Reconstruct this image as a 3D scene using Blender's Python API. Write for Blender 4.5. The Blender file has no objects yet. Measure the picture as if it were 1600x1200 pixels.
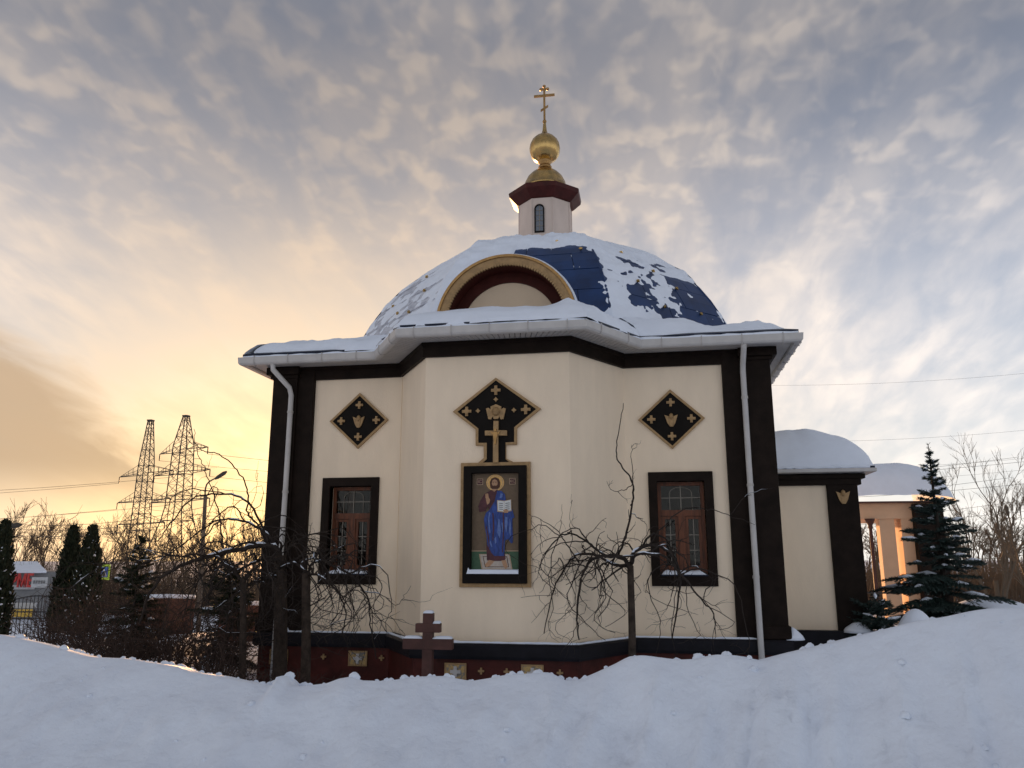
import bpy, math, random
import numpy as np
from mathutils import Vector, noise as mnoise
R = math.radians
random.seed(11); rng = np.random.default_rng(11)
SC = bpy.context.scene
COL = SC.collection

# ------------------------------------------------------------------ camera
CX, CY, CZ = 2.119, -12.237, 1.862
YAW, PITCH, FPX = 0.169, 0.217, 1243.55
cam = bpy.data.cameras.new('camera'); co = bpy.data.objects.new('camera', cam); COL.objects.link(co)
cam.sensor_width = 36; cam.lens = FPX / 1600 * 36; cam.clip_start = .05; cam.clip_end = 4000
co.location = (CX, CY, CZ); co.rotation_euler = (math.pi / 2 + PITCH, 0, YAW)
SC.camera = co

# ------------------------------------------------------------------ sky and sun
SUN_AZ, SUN_EL = R(-25.0), R(4.5)          # azimuth clockwise from +Y
SDIR = Vector((math.sin(SUN_AZ) * math.cos(SUN_EL), math.cos(SUN_AZ) * math.cos(SUN_EL), math.sin(SUN_EL)))
SC.view_settings.view_transform = 'Standard'; SC.view_settings.look = 'None'
SC.view_settings.exposure = 1.38; SC.view_settings.gamma = 1.0; SC.view_settings.use_curve_mapping = False

def build_world():
    w = bpy.data.worlds.new('World'); SC.world = w; w.use_nodes = True
    nt = w.node_tree; N = nt.nodes; L = nt.links; N.clear()
    def nd(t, **k):
        n = N.new(t)
        for a, v in k.items(): setattr(n, a, v)
        return n
    def M(op, a, b=None, c=None, clamp=False):
        n = nd('ShaderNodeMath', operation=op, use_clamp=clamp)
        for i, v in enumerate((a, b, c)):
            if v is None: continue
            if isinstance(v, (int, float)): n.inputs[i].default_value = v
            else: L.new(v, n.inputs[i])
        return n.outputs[0]
    def MR(v, a, b, c=0, d=1):
        n = nd('ShaderNodeMapRange', interpolation_type='SMOOTHSTEP')
        L.new(v, n.inputs[0])
        for i, x in enumerate((a, b, c, d)): n.inputs[i + 1].default_value = x
        return n.outputs[0]
    def MIX(f, a, b, bt='MIX'):
        n = nd('ShaderNodeMix', data_type='RGBA', blend_type=bt)
        for s, v in ((0, f), (6, a), (7, b)):
            if isinstance(v, (int, float)): n.inputs[s].default_value = v
            elif isinstance(v, tuple): n.inputs[s].default_value = (*v, 1)
            else: L.new(v, n.inputs[s])
        return n.outputs[2]
    tc = nd('ShaderNodeTexCoord'); D = tc.outputs['Generated']
    sx = nd('ShaderNodeSeparateXYZ'); L.new(D, sx.inputs[0])
    x, y, z = sx.outputs
    zc = M('ADD', M('MAXIMUM', z, 0.0), 0.30)
    cv = nd('ShaderNodeCombineXYZ'); L.new(M('DIVIDE', x, zc), cv.inputs[0]); L.new(M('DIVIDE', y, zc), cv.inputs[1])
    def mapped(rot, sc, off=(0, 0, 0)):
        m = nd('ShaderNodeMapping'); L.new(cv.outputs[0], m.inputs[0])
        m.inputs['Rotation'].default_value = (0, 0, R(rot)); m.inputs['Scale'].default_value = sc; m.inputs['Location'].default_value = off
        return m.outputs[0]
    def noise(v, s, det=5, ro=.55, dist=0.0):
        n = nd('ShaderNodeTexNoise'); L.new(v, n.inputs['Vector'])
        n.inputs['Scale'].default_value = s; n.inputs['Detail'].default_value = det
        n.inputs['Roughness'].default_value = ro; n.inputs['Distortion'].default_value = dist
        return n.outputs['Fac']
    # altocumulus: broad fields, rolls and small puffs on one cloud deck
    big = noise(mapped(20, (1, 1, 1), (3.1, 1.7, 0)), 2.0, 4, .5, .2)
    roll = noise(mapped(0, (1.9, 0.8, 1), (1.3, 0.4, 0)), 4.0, 5, .52, .5)
    puff = noise(mapped(0, (1.15, .95, 1), (0.2, 5.4, 0)), 19.0, 2.0, .45, .25)
    wisp = noise(mapped(0, (2.0, .75, 1), (8.2, 2.2, 0)), 7.5, 4, .5, .4)
    dv = nd('ShaderNodeVectorMath', operation='DOT_PRODUCT'); L.new(D, dv.inputs[0]); dv.inputs[1].default_value = SDIR
    g = M('MAXIMUM', dv.outputs['Value'], 0.0)
    glow = M('POWER', g, 13.0); core = M('POWER', g, 70.0)
    low = M('POWER', M('SUBTRACT', 1.0, M('MAXIMUM', z, 0.0), clamp=True), 5.0)
    field = MR(big, .36, .62)
    pf = M('MULTIPLY', MR(puff, .42, .70), MR(roll, .30, .55, .25, 1.0))
    rl = MR(roll, .36, .66)
    wp = MR(wisp, .28, .74)
    hi = MR(z, .26, .46)
    fine = M('ADD', M('MULTIPLY', pf, hi), M('MULTIPLY', wp, M('SUBTRACT', 1.0, hi)))
    dens = M('ADD', M('MULTIPLY', fine, .60), M('ADD', M('MULTIPLY', rl, .30), M('MULTIPLY', field, .24)), clamp=True)
    dens = M('MULTIPLY', dens, MR(M('ADD', big, M('MULTIPLY', roll, .6)), .62, .95, .60, 1.0))
    dens = M('MULTIPLY', dens, MR(z, -.02, .25, .55, 1.0))
    sky = nd('ShaderNodeTexSky', sky_type='NISHITA'); sky.sun_disc = False
    sky.sun_elevation = SUN_EL; sky.sun_rotation = SUN_AZ; sky.altitude = 150; sky.air_density = 1.0; sky.dust_density = 2.0; sky.ozone_density = 1.5
    wide = M('POWER', g, 6.5)
    veil = MIX(glow, (1.98, 2.18, 2.78), (2.9, 2.45, 2.05))
    veil = MIX(low, veil, MIX(wide, (5.0, 5.15, 5.1), (4.1, 3.15, 2.15)))
    base = MIX(.86, sky.outputs[0], veil)
    cl = MIX(wide, (4.5, 4.15, 4.0), (4.4, 3.3, 2.35))
    cl = MIX(low, cl, MIX(wide, (6.1, 5.8, 5.4), (5.0, 3.7, 2.4)))
    colr = MIX(dens, base, cl)
    shade = MR(z, .22, .60, .84, .40)          # the deck thickens overhead
    sh = nd('ShaderNodeCombineXYZ'); [L.new(shade, sh.inputs[i]) for i in range(3)]
    colr = MIX(1.0, colr, sh.outputs[0], 'MULTIPLY')
    # a darker, lower bank of cloud left of the sunset
    az = M('ARCTAN2', x, y)
    edge = M('ADD', M('MULTIPLY', M('ADD', az, .62), -0.75), M('MULTIPLY', M('SUBTRACT', roll, .5), .12))
    bank = M('MULTIPLY', MR(M('SUBTRACT', M('ADD', edge, .15), z), -.02, .06), MR(z, .03, .11))
    bank = M('MULTIPLY', bank, MR(az, -1.9, -1.0))
    # sunset light low over the horizon round the veiled sun
    gl = M('MULTIPLY', M('MULTIPLY', M('POWER', g, 19.0), MR(z, .30, .0)), MR(dens, .05, .6, .55, 1.0))
    colr = MIX(M('MULTIPLY', gl, .80, clamp=True), colr, (5.2, 3.3, 1.35))
    colr = MIX(M('MULTIPLY', bank, .8), colr, (2.1, 1.45, .88))
    hot = MIX(1.0, colr, MIX(core, (0, 0, 0), (.6, .45, .2)), 'ADD')
    bg = nd('ShaderNodeBackground'); bg.inputs['Strength'].default_value = 0.1
    L.new(hot, bg.inputs['Color'])
    out = nd('ShaderNodeOutputWorld'); L.new(bg.outputs[0], out.inputs['Surface'])
build_world()
sl = bpy.data.lights.new('sun', 'SUN'); so = bpy.data.objects.new('sun', sl); COL.objects.link(so)
sl.energy = 2.6; sl.angle = R(1.2); sl.color = (1.0, .52, .22)
so.rotation_euler = (-SDIR).to_track_quat('-Z', 'Y').to_euler(); so.location = (-20, 40, 20)

# ------------------------------------------------------------------ geometry helpers
FW = np.array([-math.sin(YAW), math.cos(YAW), 0]); RT = np.array([math.cos(YAW), math.sin(YAW), 0])
FW3 = np.array([-math.sin(YAW) * math.cos(PITCH), math.cos(YAW) * math.cos(PITCH), math.sin(PITCH)]); UP3 = np.cross(RT, FW3)
CAM = np.array([CX, CY, CZ])
def at(px, py, d):
    """the place seen at that spot of the photograph, d metres ahead on the ground plan"""
    v = FW3 + RT * (px - 800) / FPX + UP3 * (600 - py) / FPX
    return CAM + v * (d / (v @ FW))
def aty(px, py, Y):
    v = FW3 + RT * (px - 800) / FPX + UP3 * (600 - py) / FPX
    return CAM + v * ((Y - CY) / v[1])
def fbm(x, y, z=0.0, o=4):
    return mnoise.fractal(Vector((x, y, z)), 1.0, 2.0, o)

class MB:
    def __init__(s): s.v = []; s.f = []; s.n = 0
    def add(s, vs, fs):
        k = s.n; s.v.extend([tuple(map(float, p)) for p in vs]); s.f.extend([tuple(i + k for i in f) for f in fs]); s.n += len(vs); return s
    def box(s, x0, x1, y0, y1, z0, z1):
        return s.add([(x0,y0,z0),(x1,y0,z0),(x1,y1,z0),(x0,y1,z0),(x0,y0,z1),(x1,y0,z1),(x1,y1,z1),(x0,y1,z1)],
            [(0,3,2,1),(4,5,6,7),(0,1,5,4),(1,2,6,5),(2,3,7,6),(3,0,4,7)])
    def prism(s, poly, y0, y1):
        """poly in (x,z), extruded from y0 (front) to y1 (back)"""
        n = len(poly)
        vs = [(x, y0, z) for x, z in poly] + [(x, y1, z) for x, z in poly]
        fs = [tuple(range(n)), tuple(range(2 * n - 1, n - 1, -1))]
        fs += [(i, i + n, (i + 1) % n + n, (i + 1) % n) for i in range(n)]
        return s.add(vs, fs)
    def ringprism(s, outer, inner, y0, y1, close=True):
        n = len(outer)
        vs = [(x, y0, z) for x, z in outer] + [(x, y0, z) for x, z in inner] + [(x, y1, z) for x, z in outer] + [(x, y1, z) for x, z in inner]
        fs = []
        for i in range(n if close else n - 1):
            j = (i + 1) % n
            fs += [(i, j, n + j, n + i), (2*n + i, 3*n + i, 3*n + j, 2*n + j), (i, 2*n + i, 2*n + j, j), (n + i, n + j, 3*n + j, 3*n + i)]
        if not close: fs += [(0, n, 3*n, 2*n), (n-1, 3*n-1, 4*n-1, 2*n-1)]
        return s.add(vs, fs)
    def lathe(s, prof, n, c=(0, 0), ph=0.0, cap=True):
        vs = []
        for r, z in prof:
            for i in range(n):
                a = ph + 2 * math.pi * i / n
                vs.append((c[0] + r * math.sin(a), c[1] - r * math.cos(a), z))
        fs = []
        for k in range(len(prof) - 1):
            for i in range(n):
                j = (i + 1) % n
                fs.append((k*n + i, k*n + j, (k+1)*n + j, (k+1)*n + i))
        if cap: fs += [tuple(range(n - 1, -1, -1)), tuple((len(prof)-1)*n + i for i in range(n))]
        return s.add(vs, fs)
    def tube(s, pts, rad, n=5):
        P = np.asarray(pts, float); m = len(P)
        if m < 2: return s
        r = np.full(m, rad, float) if np.isscalar(rad) else np.asarray(rad, float)
        T = np.empty_like(P); T[1:-1] = P[2:] - P[:-2]; T[0] = P[1] - P[0]; T[-1] = P[-1] - P[-2]
        T /= np.linalg.norm(T, axis=1)[:, None] + 1e-9
        ref = np.array([0.31, 0.17, 0.93]) if abs(T[0][2]) < .8 else np.array([0.93, .21, .3])
        A = np.cross(T, ref); A /= np.linalg.norm(A, axis=1)[:, None] + 1e-9; B = np.cross(T, A)
        a = np.arange(n) * 2 * math.pi / n
        V = P[:, None] + r[:, None, None] * (A[:, None] * np.cos(a)[None, :, None] + B[:, None] * np.sin(a)[None, :, None])
        fs = []
        for k in range(m - 1):
            for i in range(n):
                j = (i + 1) % n; fs.append((k*n + i, k*n + j, (k+1)*n + j, (k+1)*n + i))
        fs += [tuple(range(n - 1, -1, -1)), tuple((m-1)*n + i for i in range(n))]
        return s.add(V.reshape(-1, 3), fs)
    def build(s, name, mat, parent=None, smooth=False, bevel=0):
        me = bpy.data.meshes.new(name); me.from_pydata(s.v, [], s.f); me.update()
        if smooth: me.polygons.foreach_set('use_smooth', [True] * len(me.polygons))
        o = bpy.data.objects.new(name, me); COL.objects.link(o)
        if mat is not None: me.materials.append(MAT[mat])
        if parent is not None: o.parent = parent
        if bevel:
            b = o.modifiers.new('bevel', 'BEVEL'); b.width = bevel; b.segments = 2; b.limit_method = 'ANGLE'
        return o
def tag(o, label=None, cat=None, group=None, kind=None):
    if label: o['label'] = label
    if cat: o['category'] = cat
    if group: o['group'] = group
    if kind: o['kind'] = kind
    return o
def empty(name, loc=(0, 0, 0)):
    """an Empty at the thing's base; parts are written in world coordinates and shifted back"""
    o = bpy.data.objects.new(name, None); COL.objects.link(o); o.location = loc; o.empty_display_size = .2
    return o
def settle(root):
    """parts were modelled in world coordinates: keep them there under a root that stands at its base"""
    inv = Vector(root.location)
    for c in root.children: c.location = Vector(c.location) - inv
def place(o, loc): o.location = loc; return o

# ------------------------------------------------------------------ materials
MAT = {}
def mat(name, col, rough=.7, metal=0.0, var=.0, vscale=6.0, bump=0.0, bscale=40.0, spec=.5, col2=None, stretch=(1, 1, 1), thr=(.35, .65)):
    m = bpy.data.materials.new(name); m.use_nodes = True; nt = m.node_tree; b = nt.nodes['Principled BSDF']; L = nt.links
    b.inputs['Roughness'].default_value = rough; b.inputs['Metallic'].default_value = metal; b.inputs['Specular IOR Level'].default_value = spec
    b.inputs['Base Color'].default_value = (*col, 1)
    tc = nt.nodes.new('ShaderNodeTexCoord'); mp = nt.nodes.new('ShaderNodeMapping'); L.new(tc.outputs['Object'], mp.inputs[0]); mp.inputs['Scale'].default_value = stretch
    if var or col2:
        n = nt.nodes.new('ShaderNodeTexNoise'); L.new(mp.outputs[0], n.inputs['Vector']); n.inputs['Scale'].default_value = vscale; n.inputs['Detail'].default_value = 6; n.inputs['Roughness'].default_value = .62
        r = nt.nodes.new('ShaderNodeMapRange'); L.new(n.outputs['Fac'], r.inputs[0]); r.inputs[1].default_value = thr[0]; r.inputs[2].default_value = thr[1]
        mx = nt.nodes.new('ShaderNodeMix'); mx.data_type = 'RGBA'; L.new(r.outputs[0], mx.inputs[0])
        c2 = col2 or tuple(min(1, c * (1 + var)) for c in col); c1 = col if col2 else tuple(c * (1 - var) for c in col)
        mx.inputs[6].default_value = (*c1, 1); mx.inputs[7].default_value = (*c2, 1); L.new(mx.outputs[2], b.inputs['Base Color'])
        if metal > .5:
            rr = nt.nodes.new('ShaderNodeMapRange'); L.new(n.outputs['Fac'], rr.inputs[0]); rr.inputs[3].default_value = rough * .7; rr.inputs[4].default_value = rough * 1.4; L.new(rr.outputs[0], b.inputs['Roughness'])
    if bump:
        n2 = nt.nodes.new('ShaderNodeTexNoise'); L.new(mp.outputs[0], n2.inputs['Vector']); n2.inputs['Scale'].default_value = bscale; n2.inputs['Detail'].default_value = 5
        bp = nt.nodes.new('ShaderNodeBump'); bp.inputs['Strength'].default_value = bump; bp.inputs['Distance'].default_value = .02; L.new(n2.outputs['Fac'], bp.inputs['Height']); L.new(bp.outputs[0], b.inputs['Normal'])
    MAT[name] = m; return m
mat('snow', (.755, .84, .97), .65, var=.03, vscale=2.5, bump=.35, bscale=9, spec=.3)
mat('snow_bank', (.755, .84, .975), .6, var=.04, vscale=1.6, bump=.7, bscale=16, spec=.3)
mat('cream', (.88, .755, .59), .88, var=.04, vscale=2.2, bump=.2, bscale=60, spec=.25, stretch=(1.2, 1.2, .35))
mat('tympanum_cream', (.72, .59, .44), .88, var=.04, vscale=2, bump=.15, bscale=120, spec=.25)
mat('drum_cream', (.60, .52, .47), .85, var=.08, vscale=3, bump=.1, bscale=60, spec=.3, stretch=(1, 1, .35))
mat('dark_brown', (.013, .0085, .0065), .6, var=.3, vscale=5, bump=.1, bscale=60, spec=.10)
mat('black_panel', (.008, .0065, .0055), .55, var=.25, vscale=6, spec=.10)
mat('ledge', (.009, .009, .013), .45, var=.3, vscale=4, spec=.15)
mat('plinth_red', (.062, .013, .010), .5, var=.35, vscale=3, bump=.15, bscale=30, spec=.2)
mat('arch_red', (.058, .013, .010), .6, var=.2, vscale=4, spec=.15)
mat('roof_red', (.055, .011, .010), .5, var=.25, vscale=5, spec=.2)
mat('gold_paint', (.33, .215, .10), .5, metal=.25, var=.18, vscale=14, bump=.1, bscale=50)
mat('gold', (.50, .345, .14), .24, metal=1.0, var=.16, vscale=7, bump=.06, bscale=12)
mat('gold_dark', (.36, .22, .09), .36, metal=.9, var=.2, vscale=10)
mat('blue_metal', (.007, .034, .120), .45, metal=.15, var=.28, vscale=2.2, bump=.08, bscale=5, spec=.5)
mat('blue_frost', (.25, .29, .38), .6, col2=(.60, .65, .75), vscale=5, stretch=(1, 1, 3), thr=(.3, .62), spec=.3)
mat('blue_edge', (.008, .015, .036), .45, var=.2, spec=.25)
mat('white_metal', (.50, .50, .50), .45, var=.07, vscale=4, spec=.45)
mat('soffit_white', (.46, .45, .44), .55, var=.08, vscale=3, spec=.35)
mat('wood', (.12, .036, .013), .5, var=.45, vscale=7, stretch=(4, 4, .5), spec=.4)
mat('muntin', (.22, .20, .17), .45, spec=.4)
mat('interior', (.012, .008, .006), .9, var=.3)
mat('cross_brown', (.070, .029, .024), .55, var=.25, vscale=6, spec=.35)
mat('bark', (.045, .034, .027), .85, var=.4, vscale=12, bump=.4, bscale=40, spec=.2)
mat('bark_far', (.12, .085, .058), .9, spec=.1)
mat('bark_pale', (.13, .11, .085), .9, spec=.1)
mat('bark_dark', (.030, .024, .021), .85, var=.3, vscale=12, spec=.2)
mat('shrub', (.050, .034, .028), .85, var=.35, vscale=8, spec=.2)
mat('needle', (.022, .040, .036), .6, var=.45, vscale=9, spec=.3)
mat('needle_dark', (.020, .028, .016), .7, var=.45, vscale=8, spec=.2)
mat('steel', (.055, .050, .045), .6, metal=.3)
mat('wire', (.05, .045, .04), .6)
mat('post', (.10, .075, .055), .8, var=.3)
mat('concrete', (.30, .27, .24), .9, var=.12)
mat('porch_wall', (.62, .43, .29), .85, var=.05, vscale=3, bump=.1, bscale=60)
mat('store_grey', (.20, .21, .22), .7, var=.08)
mat('store_light', (.48, .50, .52), .7, var=.08)
mat('sign_red', (.50, .035, .03), .5)
mat('sign_lime', (.50, .72, .05), .4)
mat('sign_blue', (.05, .12, .42), .4)
mat('sign_white', (.75, .77, .78), .4)
mat('yellow', (.62, .40, .06), .6)
mat('fence_brown', (.10, .042, .028), .8, var=.3, vscale=4)
mat('fence_dark', (.03, .03, .032), .6)
mat('icon_ground', (.135, .095, .060), .55, var=.12, vscale=30, spec=.35)
mat('icon_green', (.045, .105, .060), .55, var=.15, vscale=30, spec=.35)
mat('icon_blue', (.022, .055, .24), .5, var=.4, vscale=16, stretch=(2, 1, .6), spec=.35)
mat('icon_blue_light', (.10, .17, .42), .5, var=.2, vscale=20, spec=.35)
mat('icon_maroon', (.070, .020, .028), .5, var=.3, vscale=18, spec=.35)
mat('icon_skin', (.42, .25, .15), .5, var=.15, vscale=40, spec=.3)
mat('icon_hair', (.075, .030, .018), .5, spec=.3)
mat('icon_halo', (.62, .38, .13), .4, metal=.4, var=.25, vscale=60)
mat('icon_carpet', (.42, .38, .34), .6, var=.15, vscale=30)
mat('icon_white', (.62, .66, .68), .5, var=.06, vscale=30)
mat('icon_tan', (.40, .29, .19), .6)
def glass(name, tint, refl=.06):
    m = bpy.data.materials.new(name); m.use_nodes = True; nt = m.node_tree; N = nt.nodes; L = nt.links; N.clear()
    o = N.new('ShaderNodeOutputMaterial'); mx = N.new('ShaderNodeMixShader'); t = N.new('ShaderNodeBsdfTransparent'); g = N.new('ShaderNodeBsdfGlossy'); f = N.new('ShaderNodeFresnel')
    t.inputs[0].default_value = (*tint, 1); g.inputs['Roughness'].default_value = .03; f.inputs[0].default_value = 1.32
    L.new(f.outputs[0], mx.inputs[0]); L.new(t.outputs[0], mx.inputs[1]); L.new(g.outputs[0], mx.inputs[2]); L.new(mx.outputs[0], o.inputs[0]); MAT[name] = m
glass('pane', (.75, .76, .76)); mat('pane_lantern', (.10, .13, .17), .08, spec=.9)
mat('plaque', (.50, .34, .12), .5, col2=(.16, .17, .17), vscale=22, thr=(.42, .58))
# ------------------------------------------------------------------ ground
GZ = .22
def fall(x, y):
    """the chapel stands on a low rise: the land to the left drops towards the road"""
    t = max(0, min(1, (math.hypot(x - CX, y - CY) - 19) / 16)); q = max(0, min(1, (6 - x + .15 * y) / 10))
    return -2.6 * t * t * (3 - 2 * t) * q
def build_ground():
    mb = MB()
    a = list(np.arange(-40, 41, 1.0)); xs = [-1500, -600, -250, -120, -70] + a + [70, 120, 250, 600, 1500]
    ys = [-400, -120, -50] + list(np.arange(-25, 50, 1.0)) + [60, 80, 120, 250, 600, 1600]
    vs = []
    for y in ys:
        for x in xs:
            z = GZ + .10 * fbm(x * .18, y * .18, 3) + .03 * fbm(x * .9, y * .9, 1)
            if abs(x) > 45 or y > 52 or y < -26: z = GZ
            if abs(x) < 4.6 and -3.2 < y < 8: z = min(z, -.08)
            z += fall(x, y)
            vs.append((x, y, z))
    n = len(xs); fs = [(j*n + i, j*n + i + 1, (j+1)*n + i + 1, (j+1)*n + i) for j in range(len(ys) - 1) for i in range(n - 1)]
    mb.add(vs, fs)
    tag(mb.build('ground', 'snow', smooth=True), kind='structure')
build_ground()
CREST = [(-500,975),(-200,975),(0,991),(60,1004),(100,1016),(140,1026),(190,1028),(275,1041),(300,1050),(345,1056),(380,1064),(425,1071),(433,1056),(442,1055),(449,1071),(470,1072),(510,1067),(528,1060),(545,1057),(560,1063),(600,1064),(650,1057),(690,1056),(735,1064),(760,1060),(790,1054),(860,1050),(885,1063),(908,1061),(935,1050),(965,1036),(985,1025),(1005,1023),(1060,1030),(1090,1029),(1120,1022),(1150,1023),(1190,1031),(1240,1018),(1300,1004),(1345,992),(1380,984),(1440,969),(1490,961),(1530,952),(1560,948),(1600,950),(1750,930),(2100,940)]
def build_bank():
    us = []; zs = []
    cv = np.array(CREST, float)
    def vcrest(px): return float(np.interp(px, [-500, 0, 400, 800, 1200, 1600, 2100], [6.6, 6.2, 5.5, 5.2, 4.9, 4.3, 3.8]))
    ux = []; uz = []; uv = []
    for px, py in CREST:
        d = vcrest(px); p = at(px, py, d) - CAM; ux.append(float(p @ RT)); uz.append(float(p[2] + CZ)); uv.append(d)
    uxa, uza = np.array(ux), np.array(uz)
    def zsm(u): return float(np.mean(np.interp(u + np.linspace(-.45, .45, 13), uxa, uza)))
    U = np.concatenate([np.linspace(-9, -4.6, 40, endpoint=False), np.linspace(-4.6, 4.6, 330, endpoint=False), np.linspace(4.6, 9, 40)]); nv = 120
    S = np.concatenate([np.linspace(0, .72, 50, endpoint=False), np.linspace(.72, 1.12, 46, endpoint=False), np.linspace(1.12, 2.0, 24)])
    kt = np.array([0, .3, .5, .65, .75, .82, .88, .93, .965, 1.0, 1.03]); kv = np.array([0, .05, .13, .24, .37, .50, .65, .80, .915, 1.0, 1.03])
    PT = np.linspace(0, 1, 201); PV = np.array([np.mean(np.interp(np.clip(q + np.linspace(-.03, .03, 9), 0, 1.03), kt, kv)) for q in PT]); PV[-1] = 1
    vs = []; ZS = {u: zsm(u) for u in U}
    for s in S:
        for u in U:
            d = float(np.interp(u, ux, uv)); zc = float(np.interp(u, ux, uz))
            v = .2 + (d - .2) * min(s, 1) + max(0, s - 1) * 3.2
            # the far side of the crest must never rise above the line of sight over it
            if s <= 1: zs = ZS[u]
            if s <= 1:
                t = s; foot = .18
                prof = float(np.interp(t, PT, PV))
                z = foot + (zs - foot) * prof + (zc - zs) * math.exp(-((1 - t) / .07) ** 2)
                amp = min(1, (1 - t) / .07) * min(1, t / .3)
                z += amp * (.05 * fbm(u * .7 + v * .25, v * .5, 5) + .050 * fbm(u * 2.2 + v * .9, v * 1.5, 2) + .028 * fbm(u * 5.2, v * 4.2, 7, 5) + .012 * fbm(u * 15, v * 13, 3))
                z += .012 * math.exp(-((t - 1) / .12) ** 2) * fbm(u * 7, v * 7, 8)
                z += .10 * amp * fbm(u * 3.0 - v * 1.5 + 7, v * .22, 4) * max(0, min(1, (u + .5) / 1.5)) + .055 * amp * fbm(u * 8 - v * 3.6, v * .4, 6) * max(0, min(1, (u + 1) / 1.5))
            else:
                t = min(1, (s - 1) / .8); z = zc + (.10 - zc) * (t * t * (3 - 2 * t)) - .05 * math.sqrt(t) + .02 * fbm(u * 4, v * 4, 9) * t
            w = CAM + RT * u + FW * v
            vs.append((w[0], w[1], z))
    n = len(U); fs = [(j*n + i, j*n + i + 1, (j+1)*n + i + 1, (j+1)*n + i) for j in range(len(S) - 1) for i in range(n - 1)]
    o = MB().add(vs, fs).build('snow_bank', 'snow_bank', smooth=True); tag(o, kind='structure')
    # crumbs and clods thrown up by the plough
    cl = MB(); V = np.array(vs); nu = len(U); g = np.random.default_rng(3)
    for k in range(420):
        j = int(g.integers(30, 97)) if k < 170 else int(np.clip(g.normal(92, 5), 60, 104)); i = int(g.integers(30, nu - 30)); p = V[j * nu + i]; r = .006 + .022 * g.random() ** 3 + (.02 * g.random() ** 2 if j > 84 else 0)
        n_ = 7; rows = []
        for a, zz in ((1.0, -.5), (1.05, .1), (.75, .6), (.25, .85)):
            rows += [p + np.array([r * a * math.cos(2 * math.pi * q / n_) * g.uniform(.75, 1.25), r * a * math.sin(2 * math.pi * q / n_) * g.uniform(.75, 1.25), r * zz * g.uniform(.8, 1.1)]) for q in range(n_)]
        cl.add(rows, [(a * n_ + q, a * n_ + (q + 1) % n_, (a + 1) * n_ + (q + 1) % n_, (a + 1) * n_ + q) for a in range(3) for q in range(n_)] + [tuple(3 * n_ + q for q in range(n_))])
    tag(cl.build('snow_clods', 'snow_bank', smooth=True), 'small snow clods scattered along the crest of the snow bank', 'snow', kind='stuff')
build_bank()

# ------------------------------------------------------------------ the chapel
W, ZT, ZP, AO, AI, AP, DEP = 3.86, 4.78, .77, 1.06, 1.788, 1.168, 7.8
POLY = [(-W, 0), (-AI, 0), (-AO, -AP), (AO, -AP), (AI, 0), (W, 0), (W, DEP), (-W, DEP)]
def offs(poly, o):
    n = len(poly); out = []
    for i in range(n):
        p0, p1, p2 = [np.array(poly[(i + k) % n], float) for k in (-1, 0, 1)]
        e1 = p1 - p0; e2 = p2 - p1; n1 = np.array([e1[1], -e1[0]]) / np.linalg.norm(e1); n2 = np.array([e2[1], -e2[0]]) / np.linalg.norm(e2)
        b = n1 + n2; out.append(tuple(p1 + b * o / (1 + n1 @ n2)))
    return out
def sweep(mb, prof, segs=None, poly=POLY):
    """closed profile [(offset, z)] carried along the plan outline"""
    rings = [offs(poly, o) for o, z in prof]; n = len(poly); m = len(prof)
    for i in (segs if segs is not None else range(n)):
        j = (i + 1) % n
        vs = [(*rings[k][i], prof[k][1]) for k in range(m)] + [(*rings[k][j], prof[k][1]) for k in range(m)]
        fs = [(k, m + k, m + (k + 1) % m, (k + 1) % m) for k in range(m)] + [tuple(range(m)), tuple(range(2*m - 1, m - 1, -1))]
        mb.add(vs, [f[::-1] for f in fs])
    return mb
CH = empty('chapel', (0, 0, 0))
tag(CH, 'cream chapel with blue snow-covered dome, gold cupola and dark corner pilasters', 'chapel')
# walls with real window openings
XW, WZ0, WZ1, WHW = 2.593, 1.481, 3.149, .475
OH = .345; OZ0, OZ1 = WZ0 + .16, WZ1 - .14
for s in (-1, 1):
    mb = MB()
    c = s * XW; x0, x1 = sorted((s * AI, s * W))
    mb.box(x0, c - OH, 0, .3, .2, 5.05); mb.box(c + OH, x1, 0, .3, .2, 5.05)
    mb.box(c - OH, c + OH, 0, .3, .2, OZ0); mb.box(c - OH, c + OH, 0, .3, OZ1, 5.05)
    mb.build('front_wall', 'cream', CH)
inn = offs(POLY, -.3)
mb = MB()
for i in (1, 2, 3):
    a, b = POLY[i], POLY[i + 1]; c, d = inn[i], inn[i + 1]
    mb.add([(*a, .2), (*b, .2), (*d, .2), (*c, .2), (*a, 5.05), (*b, 5.05), (*d, 5.05), (*c, 5.05)], [(0,3,2,1),(4,5,6,7),(0,1,5,4),(1,2,6,5),(2,3,7,6),(3,0,4,7)])
mb.build('apse_wall', 'cream', CH)
mb = MB(); mb.box(-W, -W + .3, .3, DEP, .2, 5.05); mb.box(W - .3, W, .3, DEP, .2, 5.05); mb.box(-W + .3, W - .3, DEP - .3, DEP, .2, 5.05)
mb.build('rear_wall', 'cream', CH)
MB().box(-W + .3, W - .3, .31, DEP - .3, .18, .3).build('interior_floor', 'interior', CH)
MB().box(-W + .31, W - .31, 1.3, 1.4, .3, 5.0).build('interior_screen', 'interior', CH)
# a thin rain pipe / joint in the left inner corner
MB().tube([(-AI - .005, -.012, ZP + .02), (-AI - .005, -.012, ZT)], .014, 6).build('corner_bead', 'cream', CH)
# plinth and ledge
sweep(MB(), [(0.004, -.2), (.10, -.2), (.10, .555), (.004, .555)]).build('plinth', 'plinth_red', CH)
sweep(MB(), [(0.004, .557), (.15, .557), (.17, .60), (.17, .735), (.15, .76), (.004, .775)]).build('plinth_ledge', 'ledge', CH)
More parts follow.
